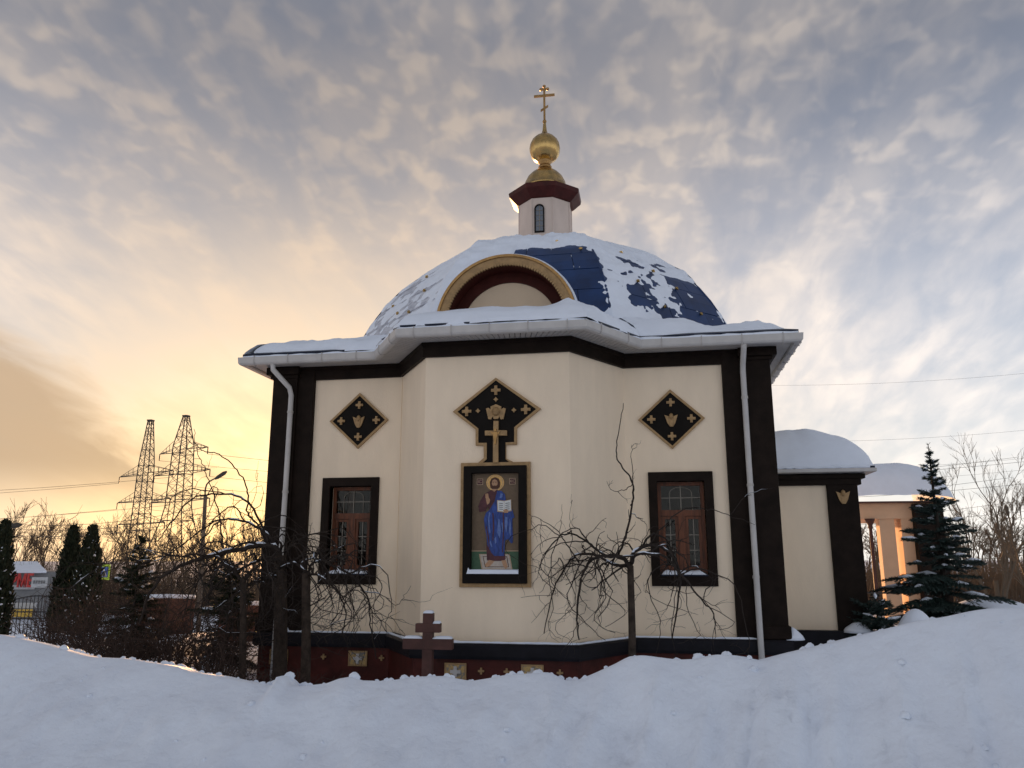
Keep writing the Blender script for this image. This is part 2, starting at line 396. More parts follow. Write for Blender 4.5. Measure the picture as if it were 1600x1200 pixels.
# pilasters
for s in (-1, 1):
    x0, x1 = sorted((s * 3.285, s * 3.94))
    mb = MB(); mb.box(x0, x1, -.08, .9, ZP - .02, 5.03); x0b, x1b = sorted((s * 3.56, s * 3.99)); mb.box(x0b, x1b, -.13, .8, ZP - .01, 4.96)
    x0c, x1c = sorted((s * 3.54, s * 4.03)); mb.box(x0c, x1c, -.16, .84, 4.80, 4.86); x0c, x1c = sorted((s * 3.52, s * 4.09)); mb.box(x0c, x1c, -.20, .88, 4.86, 4.99)
    x0d, x1d = sorted((s * 3.54, s * 4.02)); mb.box(x0d, x1d, -.155, .82, ZP, .95)
    mb.build('pilaster', 'dark_brown', CH, bevel=.012)
sweep(MB(), [(.004, ZT), (.06, ZT), (.06, 4.93), (.085, 4.95), (.085, 4.998), (.004, 4.998)]).build('frieze', 'dark_brown', CH)
# eaves: soffit of narrow boards, gutters in lengths, brackets
EO = .52
SEG = list(range(8))
for i in (0, 1, 2, 3, 4, 5, 7):
    A0, A1 = offs(POLY, .08), offs(POLY, .44); j = (i + 1) % 8
    L_ = math.dist(A1[i], A1[j]); n = max(3, int(L_ / .085)); mb = MB()
    for k in range(n):
        t0, t1 = k / n, (k + .86) / n
        q = lambda P, t: (P[i][0] + (P[j][0] - P[i][0]) * t, P[i][1] + (P[j][1] - P[i][1]) * t)
        z0, z1 = 5.000, 5.02; a, b, c, d = q(A0, t0), q(A1, t0), q(A1, t1), q(A0, t1)
        mb.add([(*a, z0), (*b, z0), (*c, z0), (*d, z0), (*a, z1), (*b, z1), (*c, z1), (*d, z1)], [(0,3,2,1),(4,5,6,7),(0,1,5,4),(1,2,6,5),(2,3,7,6),(3,0,4,7)])
    tag(mb.build('soffit_boards', 'soffit_white', CH), kind='stuff')
sweep(MB(), [(.05, 5.022), (.44, 5.022), (.44, 5.034), (.05, 5.034)]).build('soffit_back', 'dark_brown', CH)
GP = [(.435, 5.10), (.435, 4.985), (.452, 4.965), (.50, 4.955), (.535, 4.965), (.552, 4.99), (.56, 5.085), (.548, 5.085), (.54, 4.995), (.50, 4.972), (.455, 4.985), (.447, 5.10)]
for i in (0, 1, 2, 3, 4, 5, 7): sweep(MB(), GP, [i]).build('gutter', 'white_metal', CH)
G1 = offs(POLY, .565)
for i in (0, 1, 2, 3, 4, 5):
    a, b = np.array(G1[i]), np.array(G1[i + 1]); L_ = np.linalg.norm(b - a); n = max(2, int(L_ / .52)); t = (b - a) / L_; nn = np.array([t[1], -t[0]])
    for k in range(n):
        c = a + (b - a) * (k + .5) / n
        if c[1] > 2.7: continue
        mb = MB(); p = c - t * .009 - nn * .008; q2 = c + t * .009 + nn * .006
        mb.tube([(*(c - nn * .13), 5.105), (*c, 5.10), (*(c + nn * .004), 5.0), (*(c - nn * .03), 4.952), (*(c - nn * .11), 4.958)], .0075, 4)
        mb.build('gutter_bracket', 'soffit_white', CH)
# roof skirt
RE = offs(POLY, .50)
def seg_dist(px, py, poly):
    d = 1e9
    for i in range(len(poly)):
        ax, ay = poly[i]; bx, by = poly[(i + 1) % len(poly)]
        dx, dy = bx - ax, by - ay; t = max(0, min(1, ((px - ax) * dx + (py - ay) * dy) / (dx*dx + dy*dy)))
        d = min(d, math.hypot(px - ax - t * dx, py - ay - t * dy))
    return d
def inside(px, py, poly):
    c = False; n = len(poly); j = n - 1
    for i in range(n):
        xi, yi = poly[i]; xj, yj = poly[j]
        if (yi > py) != (yj > py) and px < (xj - xi) * (py - yi) / (yj - yi) + xi: c = not c
        j = i
    return c
R1, R2 = offs(POLY, .505), offs(POLY, -.35)
sweep(MB(), [(.505, 5.105), (.505, 5.150), (.0, 5.345), (-.45, 5.43), (-.45, 5.35), (0, 5.27)]).build('roof_skirt', 'blue_edge', CH)
MB().add([(*p, 5.41) for p in offs(POLY, -.40)], [tuple(range(8))]).build('roof_deck', 'blue_edge', CH)

# dome: octagonal, sheet-metal panels
DX, DY = .11, 3.9
PROF = [(3.80, 5.30), (3.62, 5.85), (3.50, 6.18), (3.32, 6.55), (3.10, 6.90), (2.82, 7.24), (2.42, 7.59), (1.88, 7.87), (1.30, 8.01), (.62, 8.04)]
pa = np.array(PROF); arc = np.concatenate([[0], np.cumsum(np.hypot(np.diff(pa[:, 0]), np.diff(pa[:, 1])))])
def prof_at(s): return float(np.interp(s, arc, pa[:, 0])), float(np.interp(s, arc, pa[:, 1]))
TAN = math.tan(R(22.5))
def dome_pt(k, u, s, off=0.0):
    """facet k (0 = front), u in -1..1 across, s metres up along the curve"""
    a, z = prof_at(s); a2, z2 = prof_at(min(s + .05, arc[-1])); a1, z1 = prof_at(max(s - .05, 0))
    nx, nz = (z2 - z1), (a1 - a2); l = math.hypot(nx, nz); nx /= l; nz /= l
    al = k * math.pi / 4; x = u * a * TAN; d = a + nx * off; z = z + nz * off
    x = u * (a + nx * off) * TAN
    return (DX + x * math.cos(al) + d * math.sin(al), DY + x * math.sin(al) - d * math.cos(al), z)
DO = MB()
for k in range(8):
    for i in range(len(PROF) - 1):
        DO.add([dome_pt(k, -1, arc[i]), dome_pt(k, 1, arc[i]), dome_pt(k, 1, arc[i + 1]), dome_pt(k, -1, arc[i + 1])], [(0, 1, 2, 3)])
DO.add([dome_pt(k, -1, arc[-1]) for k in range(8)], [tuple(range(8))])
dome = DO.build('dome', 'blue_edge', CH)
for k in (-2, -1, 0, 1, 2):
    n_r = 9; hs = arc[-1] / n_r; pm = 'blue_frost' if k < 0 else 'blue_metal'
    for r_ in range(n_r):
        s0, s1 = r_ * hs + .008, (r_ + 1) * hs - .008
        wid = 2 * prof_at(s0)[0] * TAN; nc = max(1, round(wid / 1.05)); cuts = [-1] + [-1 + 2 * (c + (.5 if r_ % 2 else 0.0)) / nc for c in range(0 if r_ % 2 else 1, nc)] + [1]
        for c in range(len(cuts) - 1):
            g = .012 / max(.3, wid); u0, u1 = cuts[c] + g, cuts[c + 1] - g; sm = (s0 + s1) / 2
            o_ = .014 + .006 * rng.random()
            lo = [dome_pt(k, u, s, .001) for u, s in ((u0, s0), (u1, s0), (u1, sm), (u1, s1), (u0, s1), (u0, sm))]
            hi = [dome_pt(k, u, s, o_) for u, s in ((u0, s0), (u1, s0), (u1, sm), (u1, s1), (u0, s1), (u0, sm))]
            MB().add(lo + hi, [(6, 7, 8, 11), (11, 8, 9, 10)] + [(i, (i + 1) % 6, (i + 1) % 6 + 6, i + 6) for i in range(6)]).build('roof_panel', pm, dome)
# raised ridge caps and gold star studs
for k in (-2, -1, 0, 1):
    MB().tube([dome_pt(k, 1, s, .012) for s in np.linspace(0, arc[-1], 14)], .022, 6).build('ridge_cap', 'blue_metal', dome, smooth=True)
def star(cx, cz, r, pts=4, inner=.45): return [(cx + (r if i % 2 == 0 else r * inner) * math.sin(math.pi * i / pts), cz + (r if i % 2 == 0 else r * inner) * math.cos(math.pi * i / pts)) for i in range(2 * pts)]
for k, u, s in ((-1,-.55,.75),(-1,-.1,1.15),(-1,.45,1.45),(-1,.2,.55),(-1,.3,1.0),(-1,-.5,1.5),(-1,0,2.1),(0,.82,2.15),(0,.5,2.6),(0,.25,3.1),(1,-.4,1.4),(1,.1,1.9),(1,.55,.95),(1,-.1,.9),(1,.35,1.5),(1,-.3,2.4)):
    c = np.array(dome_pt(k, u, s, .05)); ex = np.array(dome_pt(k, u + .01, s, .05)) - c; ez = np.array(dome_pt(k, u, s + .02, .05)) - c
    ex /= np.linalg.norm(ex); ez /= np.linalg.norm(ez); nn = np.cross(ex, ez); P2 = star(0, 0, .042, 5)
    vs = [c + ex * a + ez * b for a, b in P2] + [c + nn * .03] + [c - nn * .05]
    MB().add(vs, [(i, (i + 1) % 10, 10) for i in range(10)] + [((i + 1) % 10, i, 11) for i in range(10)]).build('gold_star', 'gold', dome)

# snow on the dome: a drifted layer, thin where the metal shows through
def dome_thick(k, u, s, p):
    n1 = fbm(p[0] * 1.1, p[1] * 1.1, p[2] * 1.1, 5); n2 = fbm(p[0] * 4.2 + 9, p[1] * 4.2, p[2] * 7.0, 4)
    top = max(0, min(1, (s - 2.45) / .5))
    if k == 0:
        t = -.035
        drift = max(0, (.42 + .40 * (1 - u) - s)) * .30
        t = max(t + drift, -.045 + .125 * max(0, min(1, (s - 2.25 + .9 * (-u) * max(0, -u)) / .35)) + .04 * n2)
        if u < -.2: t = max(t, .05)
        if u > .8 and s < 2.3: t = min(t + .01 * n2, t)
        return t + .035 * n1 + .015 * n2 if t > -.03 else t + .03 * n2
    if k == 1:
        t = .0 + .10 * n1 + .045 * n2 - .04 * max(0, u) * (1 if s < 1.9 else .4) + .03 * max(0, min(1, (s - 1.6) / .8))
        t = max(t, (.80 - .42 * (u + 1) / 2 - s) * .30 + .02 * n1)
        t = t * (1 - top) + top * (.075 + .03 * n1)
        if s > 1.9 and u > .0: t += .03
        return t
    if k == -1:
        seam = 0; hs = arc[-1] / 9; f = (s / hs) % 1
        t = -.003 + .035 * n1 + .022 * n2 - (.016 if f < .07 else 0) + .012 * max(0, min(1, (s - 1.6) / .6))
        t = max(t, (.55 - s) * .25)
        return t * (1 - top) + top * .07
    return .05 + .03 * n1
mb = MB()
for k in (-3, -2, -1, 0, 1, 2, 3, 4):
    vis = k in (-1, 0, 1); nu, ns = (84, 90) if vis else (16, 30); vs = []
    for j in range(ns + 1):
        s = arc[-1] * j / ns
        for i in range(nu + 1):
            u = -1 + 2 * i / nu; p = dome_pt(k, u, s)
            th = dome_thick(k, u, s, p)
            # neighbours meet on the ridges
            if vis or abs(k) == 2:
                e = max(0, (abs(u) - .9) / .1)
                if e > 0:
                    k2 = k + (1 if u > 0 else -1); th2 = dome_thick(k2, -1 if u > 0 else 1, s, p); th = th * (1 - e * .5) + th2 * e * .5
            if k == 0 and abs(u * 3.6 * TAN) < 0: th = -.05
            vs.append(dome_pt(k, u, s, th + .016))
    mb.add(vs, [(j*(nu+1) + i, j*(nu+1) + i + 1, (j+1)*(nu+1) + i + 1, (j+1)*(nu+1) + i) for j in range(ns) for i in range(nu)])
mb.add([dome_pt(k, -1, arc[-1], .05) for k in range(8)], [tuple(range(8))])
tag(mb.build('dome_snow', 'snow', smooth=True), 'patchy blue-white snow lying over the blue dome panels', 'snow', kind='stuff')

# front gable arch (barrel over the apse) with deep red soffit and gold fringe
AX, AZ, AR, AY = -.02, 5.53, 1.13, -.32
def arcp(r, n=48, a0=-4, a1=184): return [(AX + r * math.cos(R(a0 + (a1 - a0) * i / n)), AZ + r * math.sin(R(a0 + (a1 - a0) * i / n))) for i in range(n + 1)]
arch = MB().ringprism(arcp(AR), arcp(.975), AY, AY + .05, False).build('arch_border', 'gold_paint', CH)
MB().ringprism(arcp(AR + .012), arcp(AR - .03), AY - .025, AY, False).build('rim', 'gold_dark', arch)
MB().ringprism(arcp(1.06), arcp(.972), AY + .051, AY + .46, False).build('arch_soffit', 'arch_red', CH)
MB().ringprism(arcp(.971), arcp(.80), AY + .36, AY + .46, False).build('arch_band', 'arch_red', CH)
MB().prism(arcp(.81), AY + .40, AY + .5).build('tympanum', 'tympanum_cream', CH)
mb = MB()
for i in range(64):
    a = R(2 + 176 * i / 63); c, s_ = math.cos(a), math.sin(a)
    def q(r, t): return (AX + r * c - t * s_, AZ + r * s_ + t * c)
    mb.prism([q(1.0, -.019), q(1.0, .019), q(.965, .017), q(.952, .0), q(.965, -.017)][::-1], AY - .012, AY + .03)
    mb.lathe([(.001, 0), (.012, .004), (.012, .012)], 5, (0, 0)) if False else None
tag(mb.build('fringe', 'gold_paint', arch), kind='stuff')
MB().ringprism(arcp(AR + .03), arcp(1.065), AY + .06, 1.6, False).build('barrel_roof', 'blue_metal', CH, smooth=False)
# snow over the barrel
mb = MB(); vs = []; na, ny = 70, 40
for j in range(ny + 1):
    y = AY + .03 + 2.2 * j / ny
    for i in range(na + 1):
        a = R(-12 + 204 * i / na); c = math.cos(a)
        th = .02 + .06 * max(0, math.sin(a)) ** 1.5 * min(1, .25 + (j / ny) * 3) + .05 * max(0, -c) * min(1, j / 6)
        th += .02 * fbm(c * 2, y * 2, 4); r = AR + .03 + max(.01, th) * min(1, .35 + j / 5)
        vs.append((AX + r * c, y, AZ + r * math.sin(a)))
mb.add(vs, [(j*(na+1) + i, (j+1)*(na+1) + i, (j+1)*(na+1) + i + 1, j*(na+1) + i + 1) for j in range(ny) for i in range(na)])
mb.add([(AX + r * math.cos(R(-12 + 204 * i / na)), AY + .03, AZ + r * math.sin(R(-12 + 204 * i / na))) for r in (AR + .02,) for i in range(na + 1)] + vs[:na + 1], [(i, i + 1, na + 2 + i, na + 1 + i) for i in range(na)])
tag(mb.build('arch_snow', 'snow', smooth=True), 'smooth snow lying over the round gable arch below the dome', 'snow', kind='stuff')
# side gable of the right hand side, seen only as a snow covered hump
sb = MB()
def sarc(r, x0, x1, n=24):
    pts = [(DY + r * math.cos(math.pi * i / n), 5.35 + r * .95 * math.sin(math.pi * i / n)) for i in range(n + 1)]
    m = len(pts); vs = [(x0, a, b) for a, b in pts] + [(x1, a, b) for a, b in pts]
    return vs, [(i, i + 1, m + i + 1, m + i) for i in range(m - 1)] + [tuple(range(m)), tuple(range(2*m - 1, m - 1, -1))]
sb.add(*sarc(1.1, 2.2, 4.2)); sb.build('side_arch', 'tympanum_cream', CH)
ss = MB(); ss.add(*sarc(1.22, 2.0, 4.36)); o = ss.build('side_arch_snow', 'snow', smooth=False, bevel=.06)
tag(o, 'rounded snow hump on the right side gable beside the dome', 'snow', kind='stuff')

# snow on the eaves and low roof
def roof_z(d): return 5.145 + min(d, .5) * .42 + max(0, min(d - .5, .5)) * .20
def build_roof_snow():
    mb = MB()
    WM = {0: 1.15, 1: 1.25, 2: 1.25, 3: 1.25, 4: 1.15, 5: 1.1, 7: 1.1}
    for i, wm in WM.items():
        j = (i + 1) % 8; L_ = math.dist(offs(POLY, .5)[i], offs(POLY, .5)[j]); nt_ = max(14, int(L_ / .05)); nw = 26; vs = []
        ww = [0, .004, .012, .025, .045, .07, .10] + list(np.linspace(.14, 1, nw - 7)); rings = {}
        for b_ in range(len(ww)):
            for a_ in range(nt_ + 1):
                t = a_ / nt_
                p0 = offs(POLY, .55) if 'o' not in rings else rings['o']; rings['o'] = p0
                ex = p0[i][0] + (p0[j][0] - p0[i][0]) * t; ey = p0[i][1] + (p0[j][1] - p0[i][1]) * t
                nz = fbm(ex * 1.6, ey * 1.6, 6, 4); n3 = fbm(ex * 5, ey * 5, 2, 3)
                ret = .035 + .06 * nz + .02 * n3
                if i == 4: ret += .16 * max(0, min(1, (ex - 2.45) / .5)) + .02
                if i == 0: ret += .11 * max(0, min(1, (-2.6 - ex) / .5))
                if i == 5: ret += .2
                ret = max(-.0, ret)
                w_ = ret + (wm - ret) * ww[b_]; key = round(w_, 4)
                rg = offs(POLY, .55 - w_)
                x = rg[i][0] + (rg[j][0] - rg[i][0]) * t; y = rg[i][1] + (rg[j][1] - rg[i][1]) * t
                T = .125 + .06 * fbm(x * 1.7, y * 1.7, 6, 4) + .02 * fbm(x * 6, y * 6, 2, 3)
                if i == 2: T = .135 + .05 * max(0, 1 - abs(x + .05) / .8) * min(1, w_ / .5) + .02 * nz
                if i == 2: T += .15 * math.exp(-((x - 1.12) / .22) ** 2) * min(1, w_ / .6)
                if i == 3: T += .10 * min(1, w_ / .5)
                if i == 4: T += .16 * max(0, 1 - abs(x - 2.0) / .9) * min(1, w_ / .45) - .06 * max(0, min(1, (x - 2.9) / .5))
                if i == 0: T += .05 * max(0, 1 - abs(x + 2.0) / .9)
                if i == 5: T *= .5
                tt = max(0, T) * math.sqrt(max(0, min(1, (w_ - ret) / .15)))
                zz = roof_z(max(0, w_ - .05)) + tt - (.02 if b_ == 0 else .0)
                vs.append((x, y, zz))
        n = nt_ + 1; mb.add(vs, [(q*n + k, q*n + k + 1, (q+1)*n + k + 1, (q+1)*n + k) for q in range(len(ww) - 1) for k in range(nt_)])
    o = mb.build('eaves_snow', 'snow', smooth=True)
    tag(o, 'uneven snow heaped along the white eaves below the dome', 'snow', kind='stuff')
    # snow lying in the gutters
    mb = MB()
    for i in (0, 1, 2, 3, 4):
        a, b = np.array(offs(POLY, .495)[i]), np.array(offs(POLY, .495)[i + 1]); n = max(4, int(np.linalg.norm(b - a) / .09)); P = []; r = []
        for k in range(n + 1):
            c = a + (b - a) * k / n; h = .045 + .02 * fbm(c[0] * 3, c[1] * 3, 1); P.append((c[0], c[1], 5.065 + h * .35)); r.append(max(.02, h))
        mb.tube(P, r, 8)
    tag(mb.build('gutter_snow', 'snow', smooth=True), 'thin line of snow filling the white gutters', 'snow', kind='stuff')
build_roof_snow()

# lantern, cupola and cross
LN = empty('lantern', (0, 0, 0)); LN.parent = CH
def octa(mb, prof): return mb.lathe([(r / math.cos(math.pi / 8), z) for r, z in prof], 8, (DX, DY), math.pi / 8)
bpy.data.objects.remove(LN)
drum = octa(MB(), [(.545, 8.0), (.545, 9.40)]).build('lantern_drum', 'drum_cream', CH)
for k in range(8):
    a = math.pi / 8 + k * math.pi / 4; r = .548 / math.cos(math.pi / 8)
    MB().tube([(DX + r * math.sin(a), DY - r * math.cos(a), 8.4), (DX + r * math.sin(a), DY - r * math.cos(a), 9.38)], .016, 5).build('corner_strip', 'drum_cream', drum)
octa(MB(), [(.55, 9.39), (.60, 9.41), (.75, 9.565), (.765, 9.64), (.755, 9.66), (.50, 9.79), (.3, 9.82)]).build('lantern_cornice', 'roof_red', CH)
def archpoly(cx, z0, z1, hw, n=12): return [(cx - hw, z0), (cx + hw, z0)] + [(cx + hw * math.cos(math.pi * i / n), z1 - hw + hw * math.sin(math.pi * i / n)) for i in range(n + 1)]
yl = DY - .545; xc = DX - .06
lw = MB().ringprism(archpoly(xc, 8.60, 9.24, .105), archpoly(xc, 8.63, 9.215, .08), yl - .03, yl + .02).build('lantern_window', 'black_panel', CH)
MB().prism(archpoly(xc, 8.63, 9.215, .08), yl - .006, yl + .0).build('pane', 'pane_lantern', lw)
m_ = MB(); m_.box(xc - .006, xc + .006, yl - .018, yl - .007, 8.63, 9.2)
for z in (8.75, 8.87, 8.99, 9.10): m_.box(xc - .078, xc + .078, yl - .016, yl - .007, z - .005, z + .005)
m_.build('muntin', 'muntin', lw)
def ribbed(prof, n, amp):
    m = MB(); vs = []
    for r, z in prof:
        for i in range(n):
            a = 2 * math.pi * i / n; rr = r * (1 + amp * abs(math.sin(a * 8))); vs.append((DX + rr * math.sin(a), DY - rr * math.cos(a), z))
    return m.add(vs, [(k*n + i, k*n + (i+1) % n, (k+1)*n + (i+1) % n, (k+1)*n + i) for k in range(len(prof) - 1) for i in range(n)])
MB().lathe([(.50, 9.80), (.50, 9.845), (.475, 9.86), (.45, 9.98), (.39, 10.11), (.30, 10.21), (.19, 10.29), (.135, 10.32), (.12, 10.36)], 40, (DX, DY)).build('cupola_skirt', 'gold', CH, smooth=True)
MB().lathe([(.125, 10.33), (.15, 10.35), (.15, 10.38), (.125, 10.40), (.125, 10.46), (.16, 10.50), (.155, 10.53)], 24, (DX, DY)).build('cupola_neck', 'gold_dark', CH, smooth=True)
ribbed([(.155, 10.52), (.24, 10.57), (.30, 10.65), (.33, 10.75), (.335, 10.84), (.32, 10.93), (.28, 11.02), (.21, 11.10), (.125, 11.155), (.07, 11.20), (.048, 11.28), (.036, 11.40), (.03, 11.46)], 64, .025).build('onion_dome', 'gold', CH, smooth=True)
MB().lathe([(.004, 11.455), (.034, 11.465), (.048, 11.50), (.034, 11.535), (.004, 11.56)], 16, (DX, DY)).build('cross_ball', 'gold_dark', CH, smooth=True)
m_ = MB(); m_.box(DX - .022, DX + .022, DY - .02, DY + .02, 11.54, 12.36); m_.box(DX - .235, DX + .235, DY - .018, DY + .018, 12.125, 12.175)
m_.box(DX - .075, DX + .075, DY - .017, DY + .017, 12.29, 12.335)
for dx, z in ((-.075, 12.312), (.075, 12.312), (0, 12.385)): m_.lathe([(.002, z - .04), (.035, z - .02), (.04, z), (.035, z + .02), (.002, z + .04)], 8, (DX + dx, DY))
m_.prism([(DX - .085, 11.755), (DX + .085, 11.86), (DX + .085, 11.905), (DX - .085, 11.80)], DY - .016, DY + .016)
m_.build('cross', 'gold_dark', CH)

# windows
def window(s):
    c = s * XW; f = MB()
    f.ringprism([(c - WHW, WZ0), (c + WHW, WZ0), (c + WHW, WZ1), (c - WHW, WZ1)], [(c - OH, OZ0), (c + OH, OZ0), (c + OH, OZ1), (c - OH, OZ1)], -.045, .12)
    w = f.build('window', 'dark_brown', CH, bevel=.008)
    y0 = .125; fr = .055; zt = OZ0 + (OZ1 - OZ0) * .66
    m = MB(); m.ringprism([(c - OH + .002, OZ0 + .002), (c + OH - .002, OZ0 + .002), (c + OH - .002, OZ1 - .002), (c - OH + .002, OZ1 - .002)], [(c - OH + fr, OZ0 + .07), (c + OH - fr, OZ0 + .07), (c + OH - fr, OZ1 - fr), (c - OH + fr, OZ1 - fr)], y0, y0 + .07)
    m.build('frame', 'wood', w)
    MB().box(c - OH + fr, c + OH - fr, y0 - .012, y0 + .068, zt - .045, zt + .045).build('transom', 'wood', w)
    MB().box(c - .052, c + .052, y0 - .01, y0 + .066, OZ0 + .07, zt - .045).build('mullion', 'wood', w)
    for sx in (-1, 1):
        a, b = sorted((c + sx * .052, c + sx * (OH - fr)))
        MB().ringprism([(a + .003, OZ0 + .073), (b - .003, OZ0 + .073), (b - .003, zt - .048), (a + .003, zt - .048)], [(a + .045, OZ0 + .13), (b - .045, OZ0 + .13), (b - .045, zt - .09), (a + .045, zt - .09)], y0 + .008, y0 + .06).build('sash', 'wood', w)
        MB().box(a + .045, b - .045, y0 + .033, y0 + .036, OZ0 + .13, zt - .09).build('pane', 'pane', w)
        mm = MB(); mid = (a + b) / 2; mm.box(mid - .006, mid + .006, y0 + .016, y0 + .028, OZ0 + .13, zt - .09)
        for t in (.33, .66): z = OZ0 + .13 + (zt - .22 - OZ0) * t; mm.box(a + .045, b - .045, y0 + .015, y0 + .027, z - .006, z + .006)
        mm.build('glazing_bar', 'muntin', w)
    MB().box(c - OH + fr, c + OH - fr, y0 + .03, y0 + .036, zt + .045, OZ1 - fr).build('pane', 'pane', w)
    mm = MB(); z = zt + .045 + (OZ1 - fr - zt - .045) * .5; mm.box(c - OH + fr, c + OH - fr, y0 + .015, y0 + .027, z - .006, z + .006)
    mm.box(c - .006, c + .006, y0 + .016, y0 + .028, zt + .045, OZ1 - fr)
    hw = .165; mm.tube([(c - hw, y0 + .02, zt + .045), (c - hw, y0 + .02, OZ1 - fr - .12)] + [(c - hw * math.cos(math.pi * i / 10), y0 + .02, OZ1 - fr - .12 + .10 * math.sin(math.pi * i / 10)) for i in range(1, 10)] + [(c + hw, y0 + .02, OZ1 - fr - .12), (c + hw, y0 + .02, zt + .045)], .006, 5)
    mm.build('glazing_bar', 'muntin', w)
    MB().box(c - OH + .01, c + OH - .01, -.075, .12, OZ0 - .015, OZ0 + .004).build('sill', 'blue_edge', w)
    vs = []; nx, ny = 24, 6
    for j in range(ny + 1):
        for i in range(nx + 1):
            x = c - OH + .02 + (2 * OH - .04) * i / nx; y = -.07 + .19 * j / ny
            e = min(1, i / 3, (nx - i) / 3) ** .5 * min(1, (j + .0) / 1.5) ** .5
            vs.append((x, y, OZ0 + .006 + e * (.055 + .02 * fbm(x * 5, y * 5, s))))
    MB().add(vs, [(j*(nx+1) + i, j*(nx+1) + i + 1, (j+1)*(nx+1) + i + 1, (j+1)*(nx+1) + i) for j in range(ny) for i in range(nx)]).build('sill_snow', 'snow', w, smooth=True)
for s in (-1, 1): window(s)
# wooden posts standing inside, behind the left window
for x in (-2.83, -2.45): MB().lathe([(.05, .3), (.05, 3.0), (.07, 3.02), (.07, 3.1)], 10, (x, .62)).build('interior_post', 'wood', CH, smooth=True)

# diamond plaques
def gold_cross(cx, cz, r, y): 
    a = r * .30; m = MB()
    m.prism([(cx - a, cz + a), (cx - r, cz + a), (cx - r, cz - a), (cx - a, cz - a), (cx - a, cz - r), (cx + a, cz - r), (cx + a, cz - a), (cx + r, cz - a), (cx + r, cz + a), (cx + a, cz + a), (cx + a, cz + r), (cx - a, cz + r)], y - .02, y)
    m.prism(star(cx, cz, r * .75, 4, .7), y - .03, y - .0205)
    return m
def cherub(cx, cz, s, y):
    m = MB()
    m.prism([(cx - .5*s, cz + .42*s), (cx - .2*s, cz + .30*s), (cx - .12*s, cz - .5*s), (cx - .30*s, cz - .2*s)], y - .025, y)
    m.prism([(cx + .5*s, cz + .42*s), (cx + .30*s, cz - .2*s), (cx + .12*s, cz - .5*s), (cx + .2*s, cz + .30*s)], y - .025, y)
    m.prism([(cx - .19*s, cz + .3*s), (cx - .11*s, cz - .5*s), (cx + .11*s, cz - .5*s), (cx + .19*s, cz + .3*s)], y - .032, y)
    m.lathe([(.002, cz - .0*s), (.13*s, cz + .1*s), (.19*s, cz + .28*s), (.14*s, cz + .45*s), (.002, cz + .55*s)], 10, (cx, y - .02))
    return m
for s, zd in ((-1, 4.075), (1, 3.955)):
    c = s * 2.50; rx, rz = .50, .46
    dia = lambda k: [(c, zd + rz * k), (c - rx * k, zd), (c, zd - rz * k), (c + rx * k, zd)]
    d = MB().prism(dia(.90), -.022, -.002).build('diamond_plaque', 'black_panel', CH)
    MB().ringprism(dia(1.0), dia(.895), -.04, -.001).build('gold_border', 'gold_paint', d)
    for dx, dz in ((0, .56), (0, -.58), (-.60, 0), (.60, 0)): gold_cross(c + dx * rx, zd + dz * rz, .062, -.0225).build('gold_cross', 'gold_paint', d)
    cherub(c, zd - .02, .20, -.0225).build('winged_head', 'gold_paint', d)
# plinth ornaments
for px in (435, 559, 712, 832): 
    Y = -AP - .105 if px > 640 else -.105
    p = aty(px, 1040, Y)
    if px == 712: p[2] -= .02
    mm = MB(); mm.box(p[0] - .135, p[0] + .135, Y - .012, Y, .30, .49); o = mm.build('plaque', 'plaque', CH)
    MB().ringprism([(p[0] - .15, .285), (p[0] + .15, .285), (p[0] + .15, .505), (p[0] - .15, .505)], [(p[0] - .128, .307), (p[0] + .128, .307), (p[0] + .128, .483), (p[0] - .128, .483)], Y - .02, Y - .0005).build('border', 'gold_paint', o)
    gold_cross(p[0], .395, .07, Y - .013).build('gold_cross', 'white_metal', o)
for px, Y in ((596, -.105), (752, -AP - .105), (792, -AP - .105), (875, -AP - .105), (668, -AP - .105), (505, -.105), (1060, -.105), (1100, -.105)):
    p = aty(px, 1045, Y); gold_cross(p[0], .41, .042, Y - .001).build('gold_cross', 'gold_paint', CH)
# snow on the plinth ledge
mb = MB()
for i in (0, 1, 2, 3, 4):
    a, b = np.array(offs(POLY, .10)[i]), np.array(offs(POLY, .10)[i + 1]); n = max(5, int(np.linalg.norm(b - a) / .08))
    if i == 0: a = a
    P = [(*(a + (b - a) * k / n), .768 + .006 * fbm(k * .7, i, 1)) for k in range(n + 1)]; r = [.022 + .016 * max(-.6, fbm(k * .35, i * 3, 2)) for k in range(n + 1)]
    mb.tube(P, r, 6)
for x in (-3.6, 4.05): mb.lathe([(.16, .76), (.13, .82), (.05, .90), (.005, .93)], 9, (x, -.02))
tag(mb.build('ledge_snow', 'snow', smooth=True), 'thin white line of snow on the dark plinth ledge', 'snow', kind='stuff')
# downpipes
for s, top in ((-1, (-3.83, -.50)), (1, (3.58, -.50))):
    xb = -3.62 if s < 0 else 3.58
    P = [(top[0], top[1], 4.97), (top[0], top[1] + .02, 4.88), (xb + (.0 if s > 0 else -.02), -.24, 4.62), (xb, -.20, 4.50), (xb, -.20, 3.0), (xb, -.24, .8), (xb, -.26, -.1)]
    if s > 0: P = [(3.58, -.50, 4.97), (3.58, -.46, 4.90), (3.58, -.25, 4.72), (3.58, -.20, 4.62), (3.58, -.20, 3.0), (3.58, -.24, .8), (3.58, -.26, -.1)]
    d = MB().tube(P, .042, 10).build('downpipe', 'white_metal', CH, smooth=True)
    for z in (4.2, 2.9, 1.6): MB().lathe([(.05, z), (.05, z + .04)], 10, (xb, -.20)).build('pipe_clip', 'soffit_white', d)

